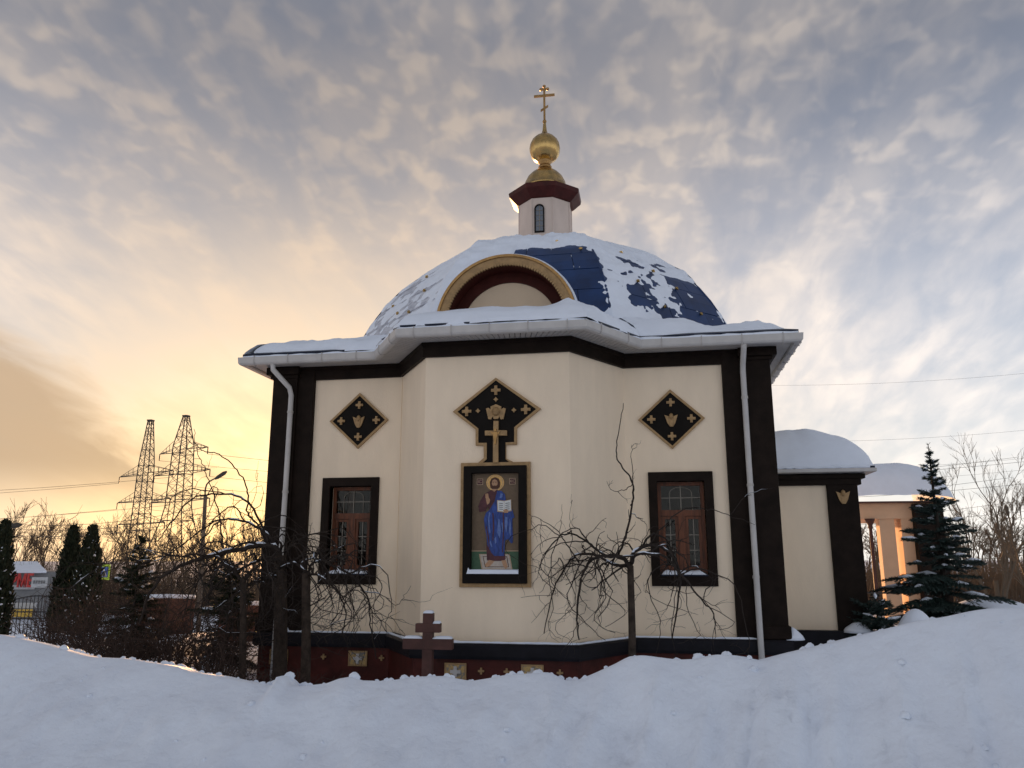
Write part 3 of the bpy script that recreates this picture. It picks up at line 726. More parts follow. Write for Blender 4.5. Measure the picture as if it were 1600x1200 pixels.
# lower side wing on the right
AYX = 1.7
mb = MB(); mb.box(W + .002, 5.44, AYX, 6.2, .2, 3.06); mb.build('wing_wall', 'cream', CH)
MB().box(5.02, 5.50, AYX - .07, 6.24, .3, 3.20).build('wing_pilaster', 'dark_brown', CH, bevel=.01)
MB().box(W + .05, 5.56, AYX - .09, 6.3, 3.062, 3.24).build('wing_frieze', 'dark_brown', CH, bevel=.01)
MB().box(W + .05, 5.62, AYX - .13, 6.3, 3.16, 3.239).build('wing_cornice', 'dark_brown', CH, bevel=.01)
MB().box(W + .01, 5.76, AYX - .32, 6.5, 3.25, 3.31).build('wing_eave', 'white_metal', CH, bevel=.01)
MB().box(W + .01, 5.74, AYX - .29, 6.5, 3.311, 3.345).build('wing_roof', 'blue_edge', CH)
MB().box(W + .18, 5.58, AYX - .15, 6.3, .1, .76).build('wing_plinth', 'ledge', CH)
cherub(5.26, 2.86, .22, AYX - .0705).build('winged_head', 'gold_paint', CH)
mb = MB(); vs = []; nx, ny = 50, 60
for j in range(ny + 1):
    for i in range(nx + 1):
        u, v = i / nx, j / ny; x = W + .0 + (5.73 - W) * u; y = AYX - .28 + 4.8 * v
        e = min(1, (1 - u) / .55) ; e = math.sqrt(max(0, 1 - (1 - e) ** 2)); f_ = min(1, v / .13); f_ = math.sqrt(max(0, 1 - (1 - f_) ** 2))
        h = .70 * (.12 + .88 * e) * f_ * (1 + .05 * fbm(x * 1.2, y * 1.2, 2)) * (1 - .10 * (1 - min(1, u / .35)))
        lip = .10 if (i == nx or j == 0) else 0
        vs.append((x + .03 * fbm(y * 2, 0, 3) * u, y, 3.35 + max(.0, h) + .025 * fbm(x * 3, y * 3, 7) * f_ * e))
mb.add(vs, [(j*(nx+1) + i, j*(nx+1) + i + 1, (j+1)*(nx+1) + i + 1, (j+1)*(nx+1) + i) for j in range(ny) for i in range(nx)])
# ragged lip over the wing's eave
P = [(W + .05 + 1.75 * k / 24, AYX - .29, 3.335 + .02 * fbm(k * .6, 1, 1)) for k in range(25)]; mb.tube(P, [.028 + .02 * abs(fbm(k * .5, 4, 4)) for k in range(25)], 6)
tag(mb.build('wing_snow', 'snow', smooth=True), 'thick rounded snow cap on the low right wing', 'snow', kind='stuff')
mb = MB(); mb.lathe([(.24, .74), (.20, .80), (.08, .88), (.005, .90)], 10, (5.3, AYX - .12)); tag(mb.build('wing_ledge_snow', 'snow', smooth=True), 'small snow heap at the foot of the right wing pilaster', 'snow', kind='stuff')

# ------------------------------------------------------------------ framed icon on the apse
IC = empty('framed_icon', (0, -AP, 1.51)); tag(IC, 'tall framed icon of a robed haloed figure with an open book on the apse wall', 'icon')
IX0, IX1, IZ0, IZ1 = -.479, .479, 1.51, 3.182
yb = -AP
def ib(mb, name, m, parent=IC, **k):
    o = mb.build(name, m, parent, **k)
    return o
# black crest above the picture: diamond, neck and foot with gold edging (measured from the photograph, px -> metres)
def cpt(x, y): p = aty(700 + x / 8.273, 585 + y / 8.276, yb); return (float(p[0]), float(p[2]))
OUT = [(625,50),(70,490),(365,720),(365,925),(470,925),(470,1085),(395,1150),(860,1140),(755,1090),(755,915),(895,912),(895,700),(1205,450)]
INN = [(625,85),(130,490),(400,705),(400,890),(508,890),(508,1100),(440,1160),(820,1155),(752,1100),(752,885),(862,880),(862,690),(1145,455)]
po = [cpt(*p) for p in OUT]; pi_ = [cpt(*p) for p in INN]
crest = MB().prism(pi_, yb - .03, yb - .002).build('crest_panel', 'black_panel', IC)
m_ = MB()
n = len(po)
for i in range(n):
    j = (i + 1) % n
    if i == 6: continue
    a, b, c, d = po[i], po[j], pi_[j], pi_[i]
    m_.add([(a[0], yb - .045, a[1]), (b[0], yb - .045, b[1]), (c[0], yb - .045, c[1]), (d[0], yb - .045, d[1]), (a[0], yb - .001, a[1]), (b[0], yb - .001, b[1]), (c[0], yb - .001, c[1]), (d[0], yb - .001, d[1])], [(0,1,2,3),(4,7,6,5),(0,4,5,1),(3,2,6,7),(1,5,6,2),(0,3,7,4)])
m_.build('gold_border', 'gold_paint', crest)
for x, y, r in ((625, 212, .068), (250, 485, .068), (1010, 460, .068)): gold_cross(*cpt(x, y), r, yb - .031).build('gold_cross', 'gold_paint', crest)
for x, y in ((625, 330), (395, 478), (858, 468)): MB().prism(star(*cpt(x, y), .036, 4, .6), yb - .05, yb - .031).build('gold_stud', 'gold_paint', crest)
c = cpt(627, 490)
m_ = MB(); sc_ = .0018
def poly_c(pts): return [cpt(*p) for p in pts]
m_.prism(poly_c([(500,450),(530,440),(575,470),(590,540),(565,590),(530,585)])[::1], yb - .055, yb - .031)
m_.prism(poly_c([(755,450),(725,585),(690,590),(665,540),(680,470),(725,440)])[::1], yb - .055, yb - .031)
m_.prism(poly_c([(630,395),(560,425),(565,500),(600,585),(655,585),(690,500),(698,425)]), yb - .062, yb - .0312)
m_.lathe([(.002, c[1] - .07), (.05, c[1] - .045), (.07, c[1]), (.05, c[1] + .045), (.002, c[1] + .07)], 12, (c[0], yb - .05))
m_.build('winged_head', 'gold_paint', crest, smooth=False)
cr = MB(); cr.prism(poly_c([(600,610),(596,735),(488,735),(488,800),(594,800),(592,1150),(662,1150),(660,800),(772,800),(772,732),(662,732),(664,610)]), yb - .075, yb - .031)
crucifix = cr.build('gold_cross_large', 'gold_paint', crest, bevel=.005)
# small dark figure on it as a relief: arms, body
m_ = MB(); m_.prism(poly_c([(565,745),(600,765),(600,790),(575,775)]), yb - .095, yb - .0755); m_.prism(poly_c([(690,745),(675,775),(655,790),(655,765)]), yb - .095, yb - .0755)
m_.prism(poly_c([(605,755),(598,800),(610,860),(615,915),(632,915),(640,860),(655,800),(650,755)]), yb - .10, yb - .0755); m_.prism(poly_c([(612,715),(608,748),(640,748),(640,715)]), yb - .10, yb - .0756)
m_.build('relief_figure', 'gold_dark', crest)
# frame
MB().ringprism([(IX0 - .02, IZ0 - .02), (IX1 + .02, IZ0 - .02), (IX1 + .02, IZ1 + .02), (IX0 - .02, IZ1 + .02)], [(IX0 + .03, IZ0 + .03), (IX1 - .03, IZ0 + .03), (IX1 - .03, IZ1 - .03), (IX0 + .03, IZ1 - .03)], yb - .05, yb - .003).build('gold_border', 'gold_paint', IC)
HX, Z0I, Z1I = .335, 1.70, 3.05
MB().ringprism([(IX0 + .031, IZ0 + .031), (IX1 - .031, IZ0 + .031), (IX1 - .031, IZ1 - .031), (IX0 + .031, IZ1 - .031)], [(-HX, Z0I), (HX, Z0I), (HX, Z1I), (-HX, Z1I)], yb - .10, yb - .0035).build('frame', 'black_panel', IC, bevel=.008)
# picture: pieces of coloured tile laid in thin relief; zoom coordinates 135..580 x 90..1085
yp = yb - .012
def ip(x, y): return (-HX + (x - 137) / (578 - 137) * 2 * HX, Z1I - (y - 90) / (1090 - 90) * (Z1I - Z0I))
PN = MB().box(-HX, HX, yp, yb - .004, Z0I, Z1I).build('picture', 'icon_ground', IC)
LV = [0]
def piece(name, m, pts, lv):
    y0 = yp - .002 * lv
    return MB().prism([ip(*p) for p in pts], y0 - .0022, y0 - .0002).build(name, m, PN)
def disc(cx, cy, rx, ry, n=28): return [(cx + rx * math.cos(-2 * math.pi * i / n), cy + ry * math.sin(-2 * math.pi * i / n)) for i in range(n)]
piece('lawn', 'icon_green', [(137,890),(137,1090),(578,1090),(578,890)], 0)
piece('horizon_line', 'icon_tan', [(137,880),(137,889),(578,889),(578,880)], 0)
piece('carpet', 'icon_tan', [(205,915),(232,1075),(516,1075),(490,915)], 1)
piece('carpet_field', 'icon_carpet', [(216,921),(241,1062),(506,1062),(482,921)], 2)
piece('carpet_border', 'icon_hair', [(240,938),(262,1046),(484,1046),(466,938)], 3)
piece('carpet_centre', 'icon_carpet', [(247,943),(268,1040),(477,1040),(459,943)], 4)
piece('halo', 'icon_halo', disc(353, 187, 84, 84), 1)
piece('halo_ring', 'icon_tan', disc(353, 187, 76, 76), 2); piece('halo_field', 'icon_halo', disc(353, 187, 70, 70), 3)
piece('foot', 'icon_skin', [(300,975),(262,1020),(275,1048),(310,1035),(352,985)], 6); piece('foot', 'icon_skin', [(415,980),(430,1030),(452,1062),(474,1045),(455,975)], 6)
piece('tunic', 'icon_maroon', [(320,262),(255,300),(215,370),(195,430),(205,490),(265,480),(285,430),(300,470),(280,600),(275,850),(280,980),(350,985),(440,985),(455,960),(440,880),(430,500),(400,290),(375,262)], 5)
piece('robe', 'icon_blue', [(375,270),(360,330),(350,380),(300,470),(268,500),(250,560),(258,640),(275,720),(282,820),(320,900),(350,935),(440,935),(448,780),(475,765),(505,810),(520,800),(515,560),(535,545),(515,470),(460,400),(445,310),(415,275)], 7)
for k, pts in enumerate(([(300,490),(288,560),(300,700),(312,700),(300,560),(312,500)], [(385,560),(375,700),(400,760),(410,680),(398,570)], [(350,760),(355,815),(368,800),(365,740)], [(450,540),(445,640),(460,700),(472,600),(470,545)], [(305,800),(325,850),(330,840),(315,780)], [(415,600),(425,700),(432,690),(428,600)], [(490,560),(485,700),(500,740),(503,600)], [(405,300),(395,350),(420,340),(425,305)])): piece('robe_fold', 'icon_blue_light', pts, 8)
for pts in ([(330,500),(335,640),(330,780),(340,780),(348,640),(340,500)], [(425,490),(430,640),(420,900),(428,900),(442,640),(435,490)], [(270,640),(290,760),(300,860),(306,850),(298,740),(278,630)]): piece('robe_shadow_fold', 'icon_maroon', pts, 8)
piece('neck', 'icon_skin', [(325,235),(322,262),(345,282),(368,262),(372,235)], 7)
piece('hair', 'icon_hair', [(352,130),(318,145),(303,185),(308,235),(325,252),(378,252),(398,235),(402,185),(386,145)], 8)
piece('face', 'icon_skin', [(348,152),(328,165),(323,195),(330,222),(345,238),(360,238),(372,222),(378,195),(372,165)], 9)
piece('beard', 'icon_hair', [(327,212),(332,238),(350,254),(366,240),(376,212),(362,222),(350,216),(338,222)], 10)
for x in (338, 362): piece('eye', 'icon_hair', disc(x, 190, 5, 2.6, 8), 10); piece('brow', 'icon_hair', [(x - 8, 180), (x - 7, 184), (x + 7, 184), (x + 8, 180)], 10)
piece('nose', 'icon_tan', [(349,186),(345,207),(356,207),(352,186)], 10)
piece('sleeve', 'icon_maroon', [(255,310),(218,380),(200,440),(210,480),(265,440),(300,420),(300,380)], 8)
piece('hand', 'icon_skin', [(266,340),(272,380),(280,415),(300,400),(308,365),(296,345),(288,300),(274,296)], 9)
for q in (0, 1, 2): piece('finger', 'icon_skin', [(262 + q * 10, 302 + q * 3), (264 + q * 10, 345), (272 + q * 10, 345), (270 + q * 10, 300 + q * 3)], 10)
piece('book', 'icon_tan', [(372,368),(376,488),(440,496),(510,482),(506,362),(440,376)], 9)
piece('page', 'icon_white', [(378,374),(382,478),(438,486),(438,382)], 10); piece('page', 'icon_white', [(441,382),(441,486),(503,474),(500,368)], 10)
for r_ in range(4):
    y = 398 + r_ * 20
    piece('text_line', 'fence_dark', [(392, y), (392, y + 6), (428, y + 9), (428, y + 3)], 11); piece('text_line', 'fence_dark', [(451, y + 3), (451, y + 9), (490, y + 4), (490, y - 2)], 11)
piece('holding_hand', 'icon_skin', [(430,470),(440,500),(475,500),(480,474),(460,464)], 11)
for x0, txt in ((178, 'IC'), (485, 'XC')):
    piece('letter_plate', 'icon_tan', [(x0,142),(x0,208),(x0+60,208),(x0+60,142)], 1); piece('letter_field', 'icon_maroon', [(x0+6,148),(x0+6,202),(x0+54,202),(x0+54,148)], 2)
    cu = bpy.data.curves.new('letters', 'FONT'); cu.body = txt; cu.size = .062; cu.align_x = 'CENTER'; cu.align_y = 'CENTER'; cu.extrude = .0008
    p = ip(x0 + 30, 175); to = bpy.data.objects.new('letters', cu); COL.objects.link(to); to.location = (p[0], yp - .0085, p[1]); to.rotation_euler = (R(90), 0, 0)
    bpy.context.view_layer.update(); me = bpy.data.meshes.new_from_object(to.evaluated_get(bpy.context.evaluated_depsgraph_get())); bpy.data.objects.remove(to)
    lo = bpy.data.objects.new('letters', me); COL.objects.link(lo); me.materials.clear(); me.materials.append(MAT['icon_tan']); lo.location = (p[0], yp - .0085, p[1]); lo.rotation_euler = (R(90), 0, 0); lo.parent = PN
vs = [(-HX - .05, yb - .115, Z0I - .03), (HX + .0, yb - .115, Z0I - .03), (HX, yb - .115, Z0I + .02), (-HX - .01, yb - .11, Z0I + .025), (-HX - .03, yb - .10, Z0I + .055), (-HX, yb - .015, Z0I + .03), (HX, yb - .015, Z0I + .03), (-HX - .05, yb - .015, Z0I - .03), (HX, yb - .015, Z0I - .03)]
MB().add(vs, [(0, 1, 2, 3), (0, 3, 4), (4, 3, 5), (3, 2, 6, 5), (1, 8, 6, 2), (0, 4, 5, 7)]).build('ledge_snow', 'snow', IC)
settle(IC)

# memorial cross in front of the apse
p = at(668, 1050, 10.5); mx, my = p[0], p[1]
MC = empty('memorial_cross', (mx, my, -.1)); tag(MC, 'reddish brown standing cross with two bars and snow caps before the apse', 'cross')
zt_ = at(668, 958, 10.5)[2]
MB().box(mx - .065, mx + .065, my - .05, my + .05, -.15, zt_).build('upright', 'cross_brown', MC, bevel=.008)
zb = at(668, 981, 10.5)[2]; MB().box(mx - .16, mx + .16, my - .054, my + .054, zb - .055, zb + .055).build('short_bar', 'cross_brown', MC, bevel=.008)
zb2 = at(668, 1006, 10.5)[2]; MB().box(mx - .32, mx + .32, my - .056, my + .056, zb2 - .065, zb2 + .065).build('long_bar', 'cross_brown', MC, bevel=.008)
def cap(x0, x1, z):
    vs = []; n = 10
    for k in range(n + 1):
        x = x0 + (x1 - x0) * k / n; h = .028 * math.sqrt(max(0, 1 - (2 * k / n - 1) ** 4)) + .004
        vs += [(x, my - .05, z), (x, my - .03, z + h), (x, my + .03, z + h), (x, my + .05, z)]
    return MB().add(vs, [(4*k + q, 4*k + 4 + q, 4*k + 5 + q, 4*k + 1 + q) for k in range(n) for q in range(3)])
cap(mx - .066, mx + .066, zt_ + .001).build('snow_cap', 'snow', MC, smooth=True); cap(mx + .066, mx + .16, zb + .056).build('snow_cap', 'snow', MC, smooth=True)
cap(mx - .32, mx - .066, zb2 + .066).build('snow_cap', 'snow', MC, smooth=True); cap(mx + .066, mx + .32, zb2 + .066).build('snow_cap', 'snow', MC, smooth=True)
settle(MC)

# ------------------------------------------------------------------ plants
def unit(v): return v / (np.linalg.norm(v) + 1e-9)
def spline(P, per=5):
    P = np.asarray(P, float); out = []
    Q = np.vstack([2 * P[0] - P[1], P, 2 * P[-1] - P[-2]])
    for i in range(1, len(Q) - 2):
        for t in np.linspace(0, 1, per, endpoint=False):
            a, b, c, d = Q[i-1], Q[i], Q[i+1], Q[i+2]
            out.append(.5 * (2*b + (c - a)*t + (2*a - 5*b + 4*c - d)*t*t + (3*b - a - 3*c + d)*t**3))
    out.append(P[-1]); return np.array(out)
def twig(mb, p, d, length, r, grav, wig, depth, n=7, sides=4, kids=3, floor=None, store=None):
    pts = [p]; d = unit(d); st = length / n
    for i in range(n):
        d = unit(d + rng.normal(0, wig, 3) + np.array([0, 0, grav])); p = p + d * st
        if floor is not None and p[2] < floor: break
        pts.append(p)
    if len(pts) < 2: return
    rad = np.linspace(r, r * .45, len(pts)); mb.tube(pts, rad, sides)
    if store is not None: store.append((np.array(pts), rad))
    if depth > 0:
        for k in range(kids):
            i = int(rng.integers(1, len(pts))); dd = unit(pts[i] - pts[i-1]); side = unit(np.cross(dd, rng.normal(0, 1, 3)))
            twig(mb, np.array(pts[i]), dd * .55 + side * .75, length * rng.uniform(.35, .65), r * .58, grav, wig * 1.1, depth - 1, max(4, n - 2), max(3, sides - 1), kids, floor, store)
def weeping(name, label, px, base_y, top_y, d, r_tr, arms, n_hang, span, group=None, hang=(.6, 1.2), seed=1, floor=.25, snow=.6):
    global rng
    rng = np.random.default_rng(seed)
    b = at(px, base_y, d); t = at(px, top_y, d); b[2] = -.15
    T = empty(name, tuple(b)); tag(T, label, 'tree', group)
    tr = MB(); mid = (b + t) / 2 + np.array([.015, 0, 0]); tr.tube(spline([b, mid, t], 5), np.linspace(r_tr * 1.15, r_tr * .9, 11), 9); tr.build('trunk', 'bark', T, smooth=True)
    store = []; cr = MB()
    for arm in arms:
        P = [at(x, y, d + dd) for x, y, dd in arm['p']]; S = spline(P, 5); rad = np.linspace(arm['r'] * .85, arm['r'] * .25, len(S))
        S[1:-1] += rng.normal(0, .007, S[1:-1].shape)
        m = MB().tube(S, rad, 6); m.build('limb', 'bark_dark', T, smooth=True); store.append((S, rad))
        for k in range(int(arm.get('kids', 8) * .7)):
            i = int(rng.integers(2, len(S) - 1)); dd = unit(S[i] - S[i-1])
            twig(cr, S[i], dd * .6 + rng.normal(0, .7, 3) + np.array([0, 0, arm.get('up', -.1)]), rng.uniform(*arm.get('len', (.25, .6))), max(.004, rad[i] * .5), arm.get('g', -.05), .26, 1, 7, 4, 2, floor)
    big = [q for q, arm in zip(store, arms) if arm['r'] >= .016 and arm.get('up', -.1) < 0]
    for k in range(n_hang):
        S0, rd = big[int(rng.integers(len(big)))]; i = int(rng.integers(2, max(3, int(len(S0) * .7)))); p0 = S0[i]; dd = unit(S0[i] - S0[i-1])
        a = rng.uniform(0, 2 * math.pi); dirv = unit(RT * math.cos(a) + FW * math.sin(a) * .8 + dd * .5) * np.array([1, 1, .3]); ext = span * rng.uniform(.15, .75); rise = rng.uniform(-.02, .22)
        drop = rng.uniform(*hang) * min(1.0, max(.3, (p0[2] - floor) / 1.1)) * .85
        sw = rng.normal(0, .14, 3) * np.array([1, 1, .2]); P = [p0, p0 + dirv * ext * .45 + np.array([0, 0, rise]), p0 + dirv * ext * .95 + np.array([0, 0, rise * .4 - .05]), p0 + dirv * ext * rng.uniform(1.0, 1.35) + sw + np.array([0, 0, -drop * .45]), p0 + dirv * ext * rng.uniform(.3, 1.2) - sw * .6 + np.array([0, 0, -drop * .8]), p0 + dirv * ext * rng.uniform(.2, 1.5) + sw + np.array([0, 0, -drop])]
        S = spline(P, 4); S[1:] += np.cumsum(rng.normal(0, .016, S[1:].shape), 0); S[:, 2] = np.maximum(S[:, 2], floor); r0 = min(rd[i] * .7, rng.uniform(.007, .017)); rad = np.linspace(r0, r0 * .28, len(S)); cr.tube(S, rad, 5); store.append((S, rad))
        for q in range(4):
            i2 = int(rng.integers(3, len(S))); d2 = unit(S[i2] - S[i2-1])
            twig(cr, S[i2], d2 * .5 + rng.normal(0, .65, 3), rng.uniform(.12, .38), max(.003, rad[i2] * .5), .0, .30, 1, 6, 4, 2, floor)
    tag(cr.build('branches', 'bark_dark', T), kind='stuff')
    if snow:
        sn = MB()
        for S, rad in store:
            i = 0
            while i < len(S) - 3:
                L_ = int(rng.integers(3, 7)); seg = S[i:i + L_]; rr = rad[i:i + L_]
                if len(seg) > 2 and rng.random() < (snow if rr[0] > .014 else snow * .3):
                    tt = np.abs((seg[-1] - seg[0])[2]) / (np.linalg.norm(seg[-1] - seg[0]) + 1e-6)
                    if tt < .65: sn.tube(seg + np.array([0, 0, 1.0]) * rr[:, None] * .75, np.concatenate([[rr[0] * .2], rr[1:-1] * .75, [rr[-1] * .2]]), 5)
                i += L_
        if sn.n: tag(sn.build('snow_lining', 'snow', T, smooth=True), kind='stuff')
    settle(T); return T
weeping('weeping_tree', 'bare weeping tree with umbrella crown before the right chapel window', 985, 1050, 884, 10.7, .048, [
    dict(p=[(985,890,0),(972,870,-.05),(945,868,-.15),(920,880,-.25),(906,915,-.3),(902,960,-.3),(905,1000,-.3)], r=.034, kids=14),
    dict(p=[(985,888,0),(992,862,.1),(1015,852,.2),(1045,862,.3),(1062,900,.35),(1058,950,.35),(1050,1000,.35)], r=.034, kids=14),
    dict(p=[(988,880,0),(1000,865,-.2),(1040,872,-.3),(1070,905,-.4),(1095,935,-.45),(1115,960,-.45),(1118,990,-.5)], r=.024, kids=12),
    dict(p=[(980,885,0),(955,880,.2),(925,866,.3),(900,868,.35),(880,890,.4),(862,930,.4),(850,990,.4)], r=.026, kids=14),
    dict(p=[(945,868,-.1),(920,850,0),(895,835,.1),(875,838,.15),(855,860,.2),(845,885,.2),(862,905,.25)], r=.018, kids=10),
    dict(p=[(905,880,-.2),(885,850,-.2),(870,828,-.2),(850,815,-.25),(826,803,-.25)], r=.012, kids=5),
    dict(p=[(880,838,0),(850,845,0),(826,868,0)], r=.008, kids=3),
    dict(p=[(966,868,0),(976,840,0),(986,800,0),(990,765,.02),(984,745,.02),(966,722,.02),(964,700,.02),(968,670,.02),(974,630,.02)], r=.020, kids=4, up=.5, g=.02, len=(.1, .3)),
    dict(p=[(985,790,0),(990,770,0),(986,720,0),(987,695,0)], r=.010, kids=5, up=.4, g=.03, len=(.1, .25)),
    dict(p=[(988,757,0),(975,765,0),(955,765,0),(948,752,0)], r=.008, kids=3, up=.3, g=.05, len=(.08, .2)),
    dict(p=[(985,800,0),(1000,812,0),(1010,820,.05),(1010,850,.1)], r=.007, kids=3, len=(.08, .2)),
    dict(p=[(892,838,.1),(890,810,.1),(893,772,.1)], r=.006, kids=2, up=.4, g=.05, len=(.06, .12)),
    dict(p=[(1010,855,.2),(1060,800,.2),(1105,795,.2),(1145,808,.2),(1180,820,.2)], r=.012, kids=4, len=(.15, .35)),
    dict(p=[(1140,806,.2),(1165,775,.2),(1210,762,.2)], r=.007, kids=2, len=(.1, .2)),
    dict(p=[(1000,858,.2),(1010,835,.2),(1022,822,.2)], r=.008, kids=3),
], 25, .95, hang=(.6, 1.25), seed=5, floor=.35, snow=.3)
weeping('weeping_tree', 'large bare weeping tree with long arching shoots at the left chapel corner', 438, 1062, 868, 11.4, .092, [
    dict(p=[(440,885,0),(432,858,0),(405,853,0),(360,861,-.1),(310,874,-.2),(265,893,-.3),(235,925,-.3),(218,975,-.35)], r=.055, kids=18),
    dict(p=[(436,880,0),(425,845,.1),(400,822,.2),(370,812,.3),(335,815,.4),(300,840,.4),(262,868,.5),(225,882,.5)], r=.026, kids=14),
    dict(p=[(420,852,0),(408,820,-.1),(392,790,-.15),(368,775,-.2),(330,772,-.2),(300,780,-.25),(270,812,-.3),(250,842,-.3),(232,848,-.3)], r=.022, kids=10),
    dict(p=[(415,850,0),(404,820,0),(388,805,.0),(388,780,0),(382,752,0),(362,725,0),(338,708,0),(318,705,0),(303,690,0),(295,668,0)], r=.018, kids=7, up=.3, g=.02, len=(.15, .45)),
    dict(p=[(350,868,0),(345,825,0),(343,805,0),(336,780,0),(326,750,0),(316,725,0),(306,700,0),(303,670,0)], r=.014, kids=5, up=.3, g=.02, len=(.15, .4)),
    dict(p=[(345,812,0),(320,838,0),(300,860,-.1),(285,895,-.1)], r=.014, kids=6),
    dict(p=[(440,880,0),(420,872,-.2),(385,885,-.3),(350,905,-.4),(318,940,-.45),(300,990,-.5)], r=.030, kids=14),
    dict(p=[(438,900,0),(410,905,-.25),(380,922,-.3),(345,945,-.35),(325,960,-.4)], r=.022, kids=10),
    dict(p=[(445,890,0),(470,868,-.1),(510,862,-.2),(548,850,-.25),(580,838,-.25)], r=.016, kids=8),
    dict(p=[(442,880,0),(455,850,.1),(490,835,.1),(520,845,.1),(545,875,.1),(552,915,.1)], r=.018, kids=10),
    dict(p=[(300,872,-.2),(270,868,-.2),(240,872,-.2),(210,895,-.2),(190,930,-.25)], r=.016, kids=10),
    dict(p=[(388,805,.0),(398,775,0),(402,745,0),(404,720,0)], r=.006, kids=2, up=.3, len=(.1, .2)),
], 40, 1.4, hang=(.7, 1.5), seed=8, floor=.3)
weeping('weeping_tree', 'grey-brown weeping tree whose twigs hang before the left chapel window', 478, 1062, 895, 11.0, .062, [
    dict(p=[(478,900,0),(492,878,0),(525,885,0),(555,905,-.1),(575,940,-.1),(580,985,-.1),(588,1030,-.15)], r=.024, kids=14),
    dict(p=[(478,898,0),(500,900,-.1),(530,930,-.2),(540,965,-.2),(530,1000,-.2)], r=.022, kids=12),
    dict(p=[(560,910,0),(590,925,0),(600,945,0),(585,955,0),(575,945,0)], r=.008, kids=4),
    dict(p=[(565,925,0),(598,930,0),(618,945,0),(630,935,0),(642,915,0)], r=.008, kids=3),
    dict(p=[(578,975,0),(600,968,0),(625,955,0)], r=.006, kids=2),
    dict(p=[(478,895,0),(460,880,.1),(430,895,.15),(415,930,.2),(410,980,.2)], r=.026, kids=10),
], 26, .85, hang=(.7, 1.2), seed=12, floor=.3)
weeping('thin_trunked_tree', 'slim straight dark trunk with tangled twigs left of the chapel corner', 380, 1062, 905, 10.9, .045, [
    dict(p=[(380,910,0),(360,885,0),(330,890,.1),(300,920,.1),(285,970,.1)], r=.022, kids=12),
    dict(p=[(380,908,0),(398,890,0),(425,905,-.1),(440,950,-.1),(446,1000,-.1)], r=.020, kids=10),
], 18, .95, hang=(.6, 1.2), seed=17, floor=.3, snow=.4)

def shrub(label, px, d, h, wdt, n, seed, material='shrub', base=-.05, name='bare_shrub', group='bare shrubs left of the chapel'):
    global rng
    rng = np.random.default_rng(seed); b = at(px, 1000, d); b[2] = base
    T = empty(name, tuple(b)); tag(T, label, 'shrub', group); m = MB(); st = []
    for k in range(n):
        a = rng.uniform(0, 2 * math.pi); s = rng.uniform(.1, .8) * wdt
        p = b + np.array([math.cos(a) * s * .35, math.sin(a) * s * .35, 0])
        twig(m, p, np.array([math.cos(a) * s, math.sin(a) * s, h * rng.uniform(.7, 1.3)]), h * rng.uniform(.6, 1.1), rng.uniform(.006, .013), -.03, .16, 2, 7, 4, 3)
    tag(m.build('stems', material, T), kind='stuff'); settle(T)
shrub('low twiggy shrub beside the two clipped conifers', 100, 14.5, 1.0, .9, 46, 21)
shrub('dense dark shrub just right of the two clipped conifers', 150, 13.2, 1.15, .95, 56, 22)
shrub('twiggy shrub at the foot of the snow-flecked dark spruce', 225, 12.4, 1.1, .9, 56, 23)
shrub('tangled shrub between the dark spruce and the slim trunk', 285, 11.8, 1.05, .9, 60, 24)
shrub('bushy brown shrub below the lamp post', 335, 12.8, 1.2, .9, 56, 25)
shrub('low shrub rising from the snow beside the slim straight trunk', 345, 10.6, .8, .6, 34, 26)
shrub('low bush in front of the left pilaster and plinth', 470, 10.3, .62, .6, 36, 27)
shrub('sparse twigs rising from snow under the thick weeping trunk', 415, 10.4, .6, .5, 26, 28)
shrub('tiny snow-dusted bush by the plinth right of the apse', 945, 10.2, .42, .22, 8, 29, group=None)
shrub('thick shrub left of the reddish board fence', 190, 11.6, .95, .8, 50, 72)
shrub('brown shrub below the crossing sign', 150, 16.0, 1.5, 1.0, 50, 73)
shrub('low brown thicket at the left end of the snow bank crest', 75, 17.0, 1.0, 1.0, 40, 74)
shrub('dark thicket right of the snow-flecked spruce', 250, 14.8, 1.5, 1.0, 56, 76)

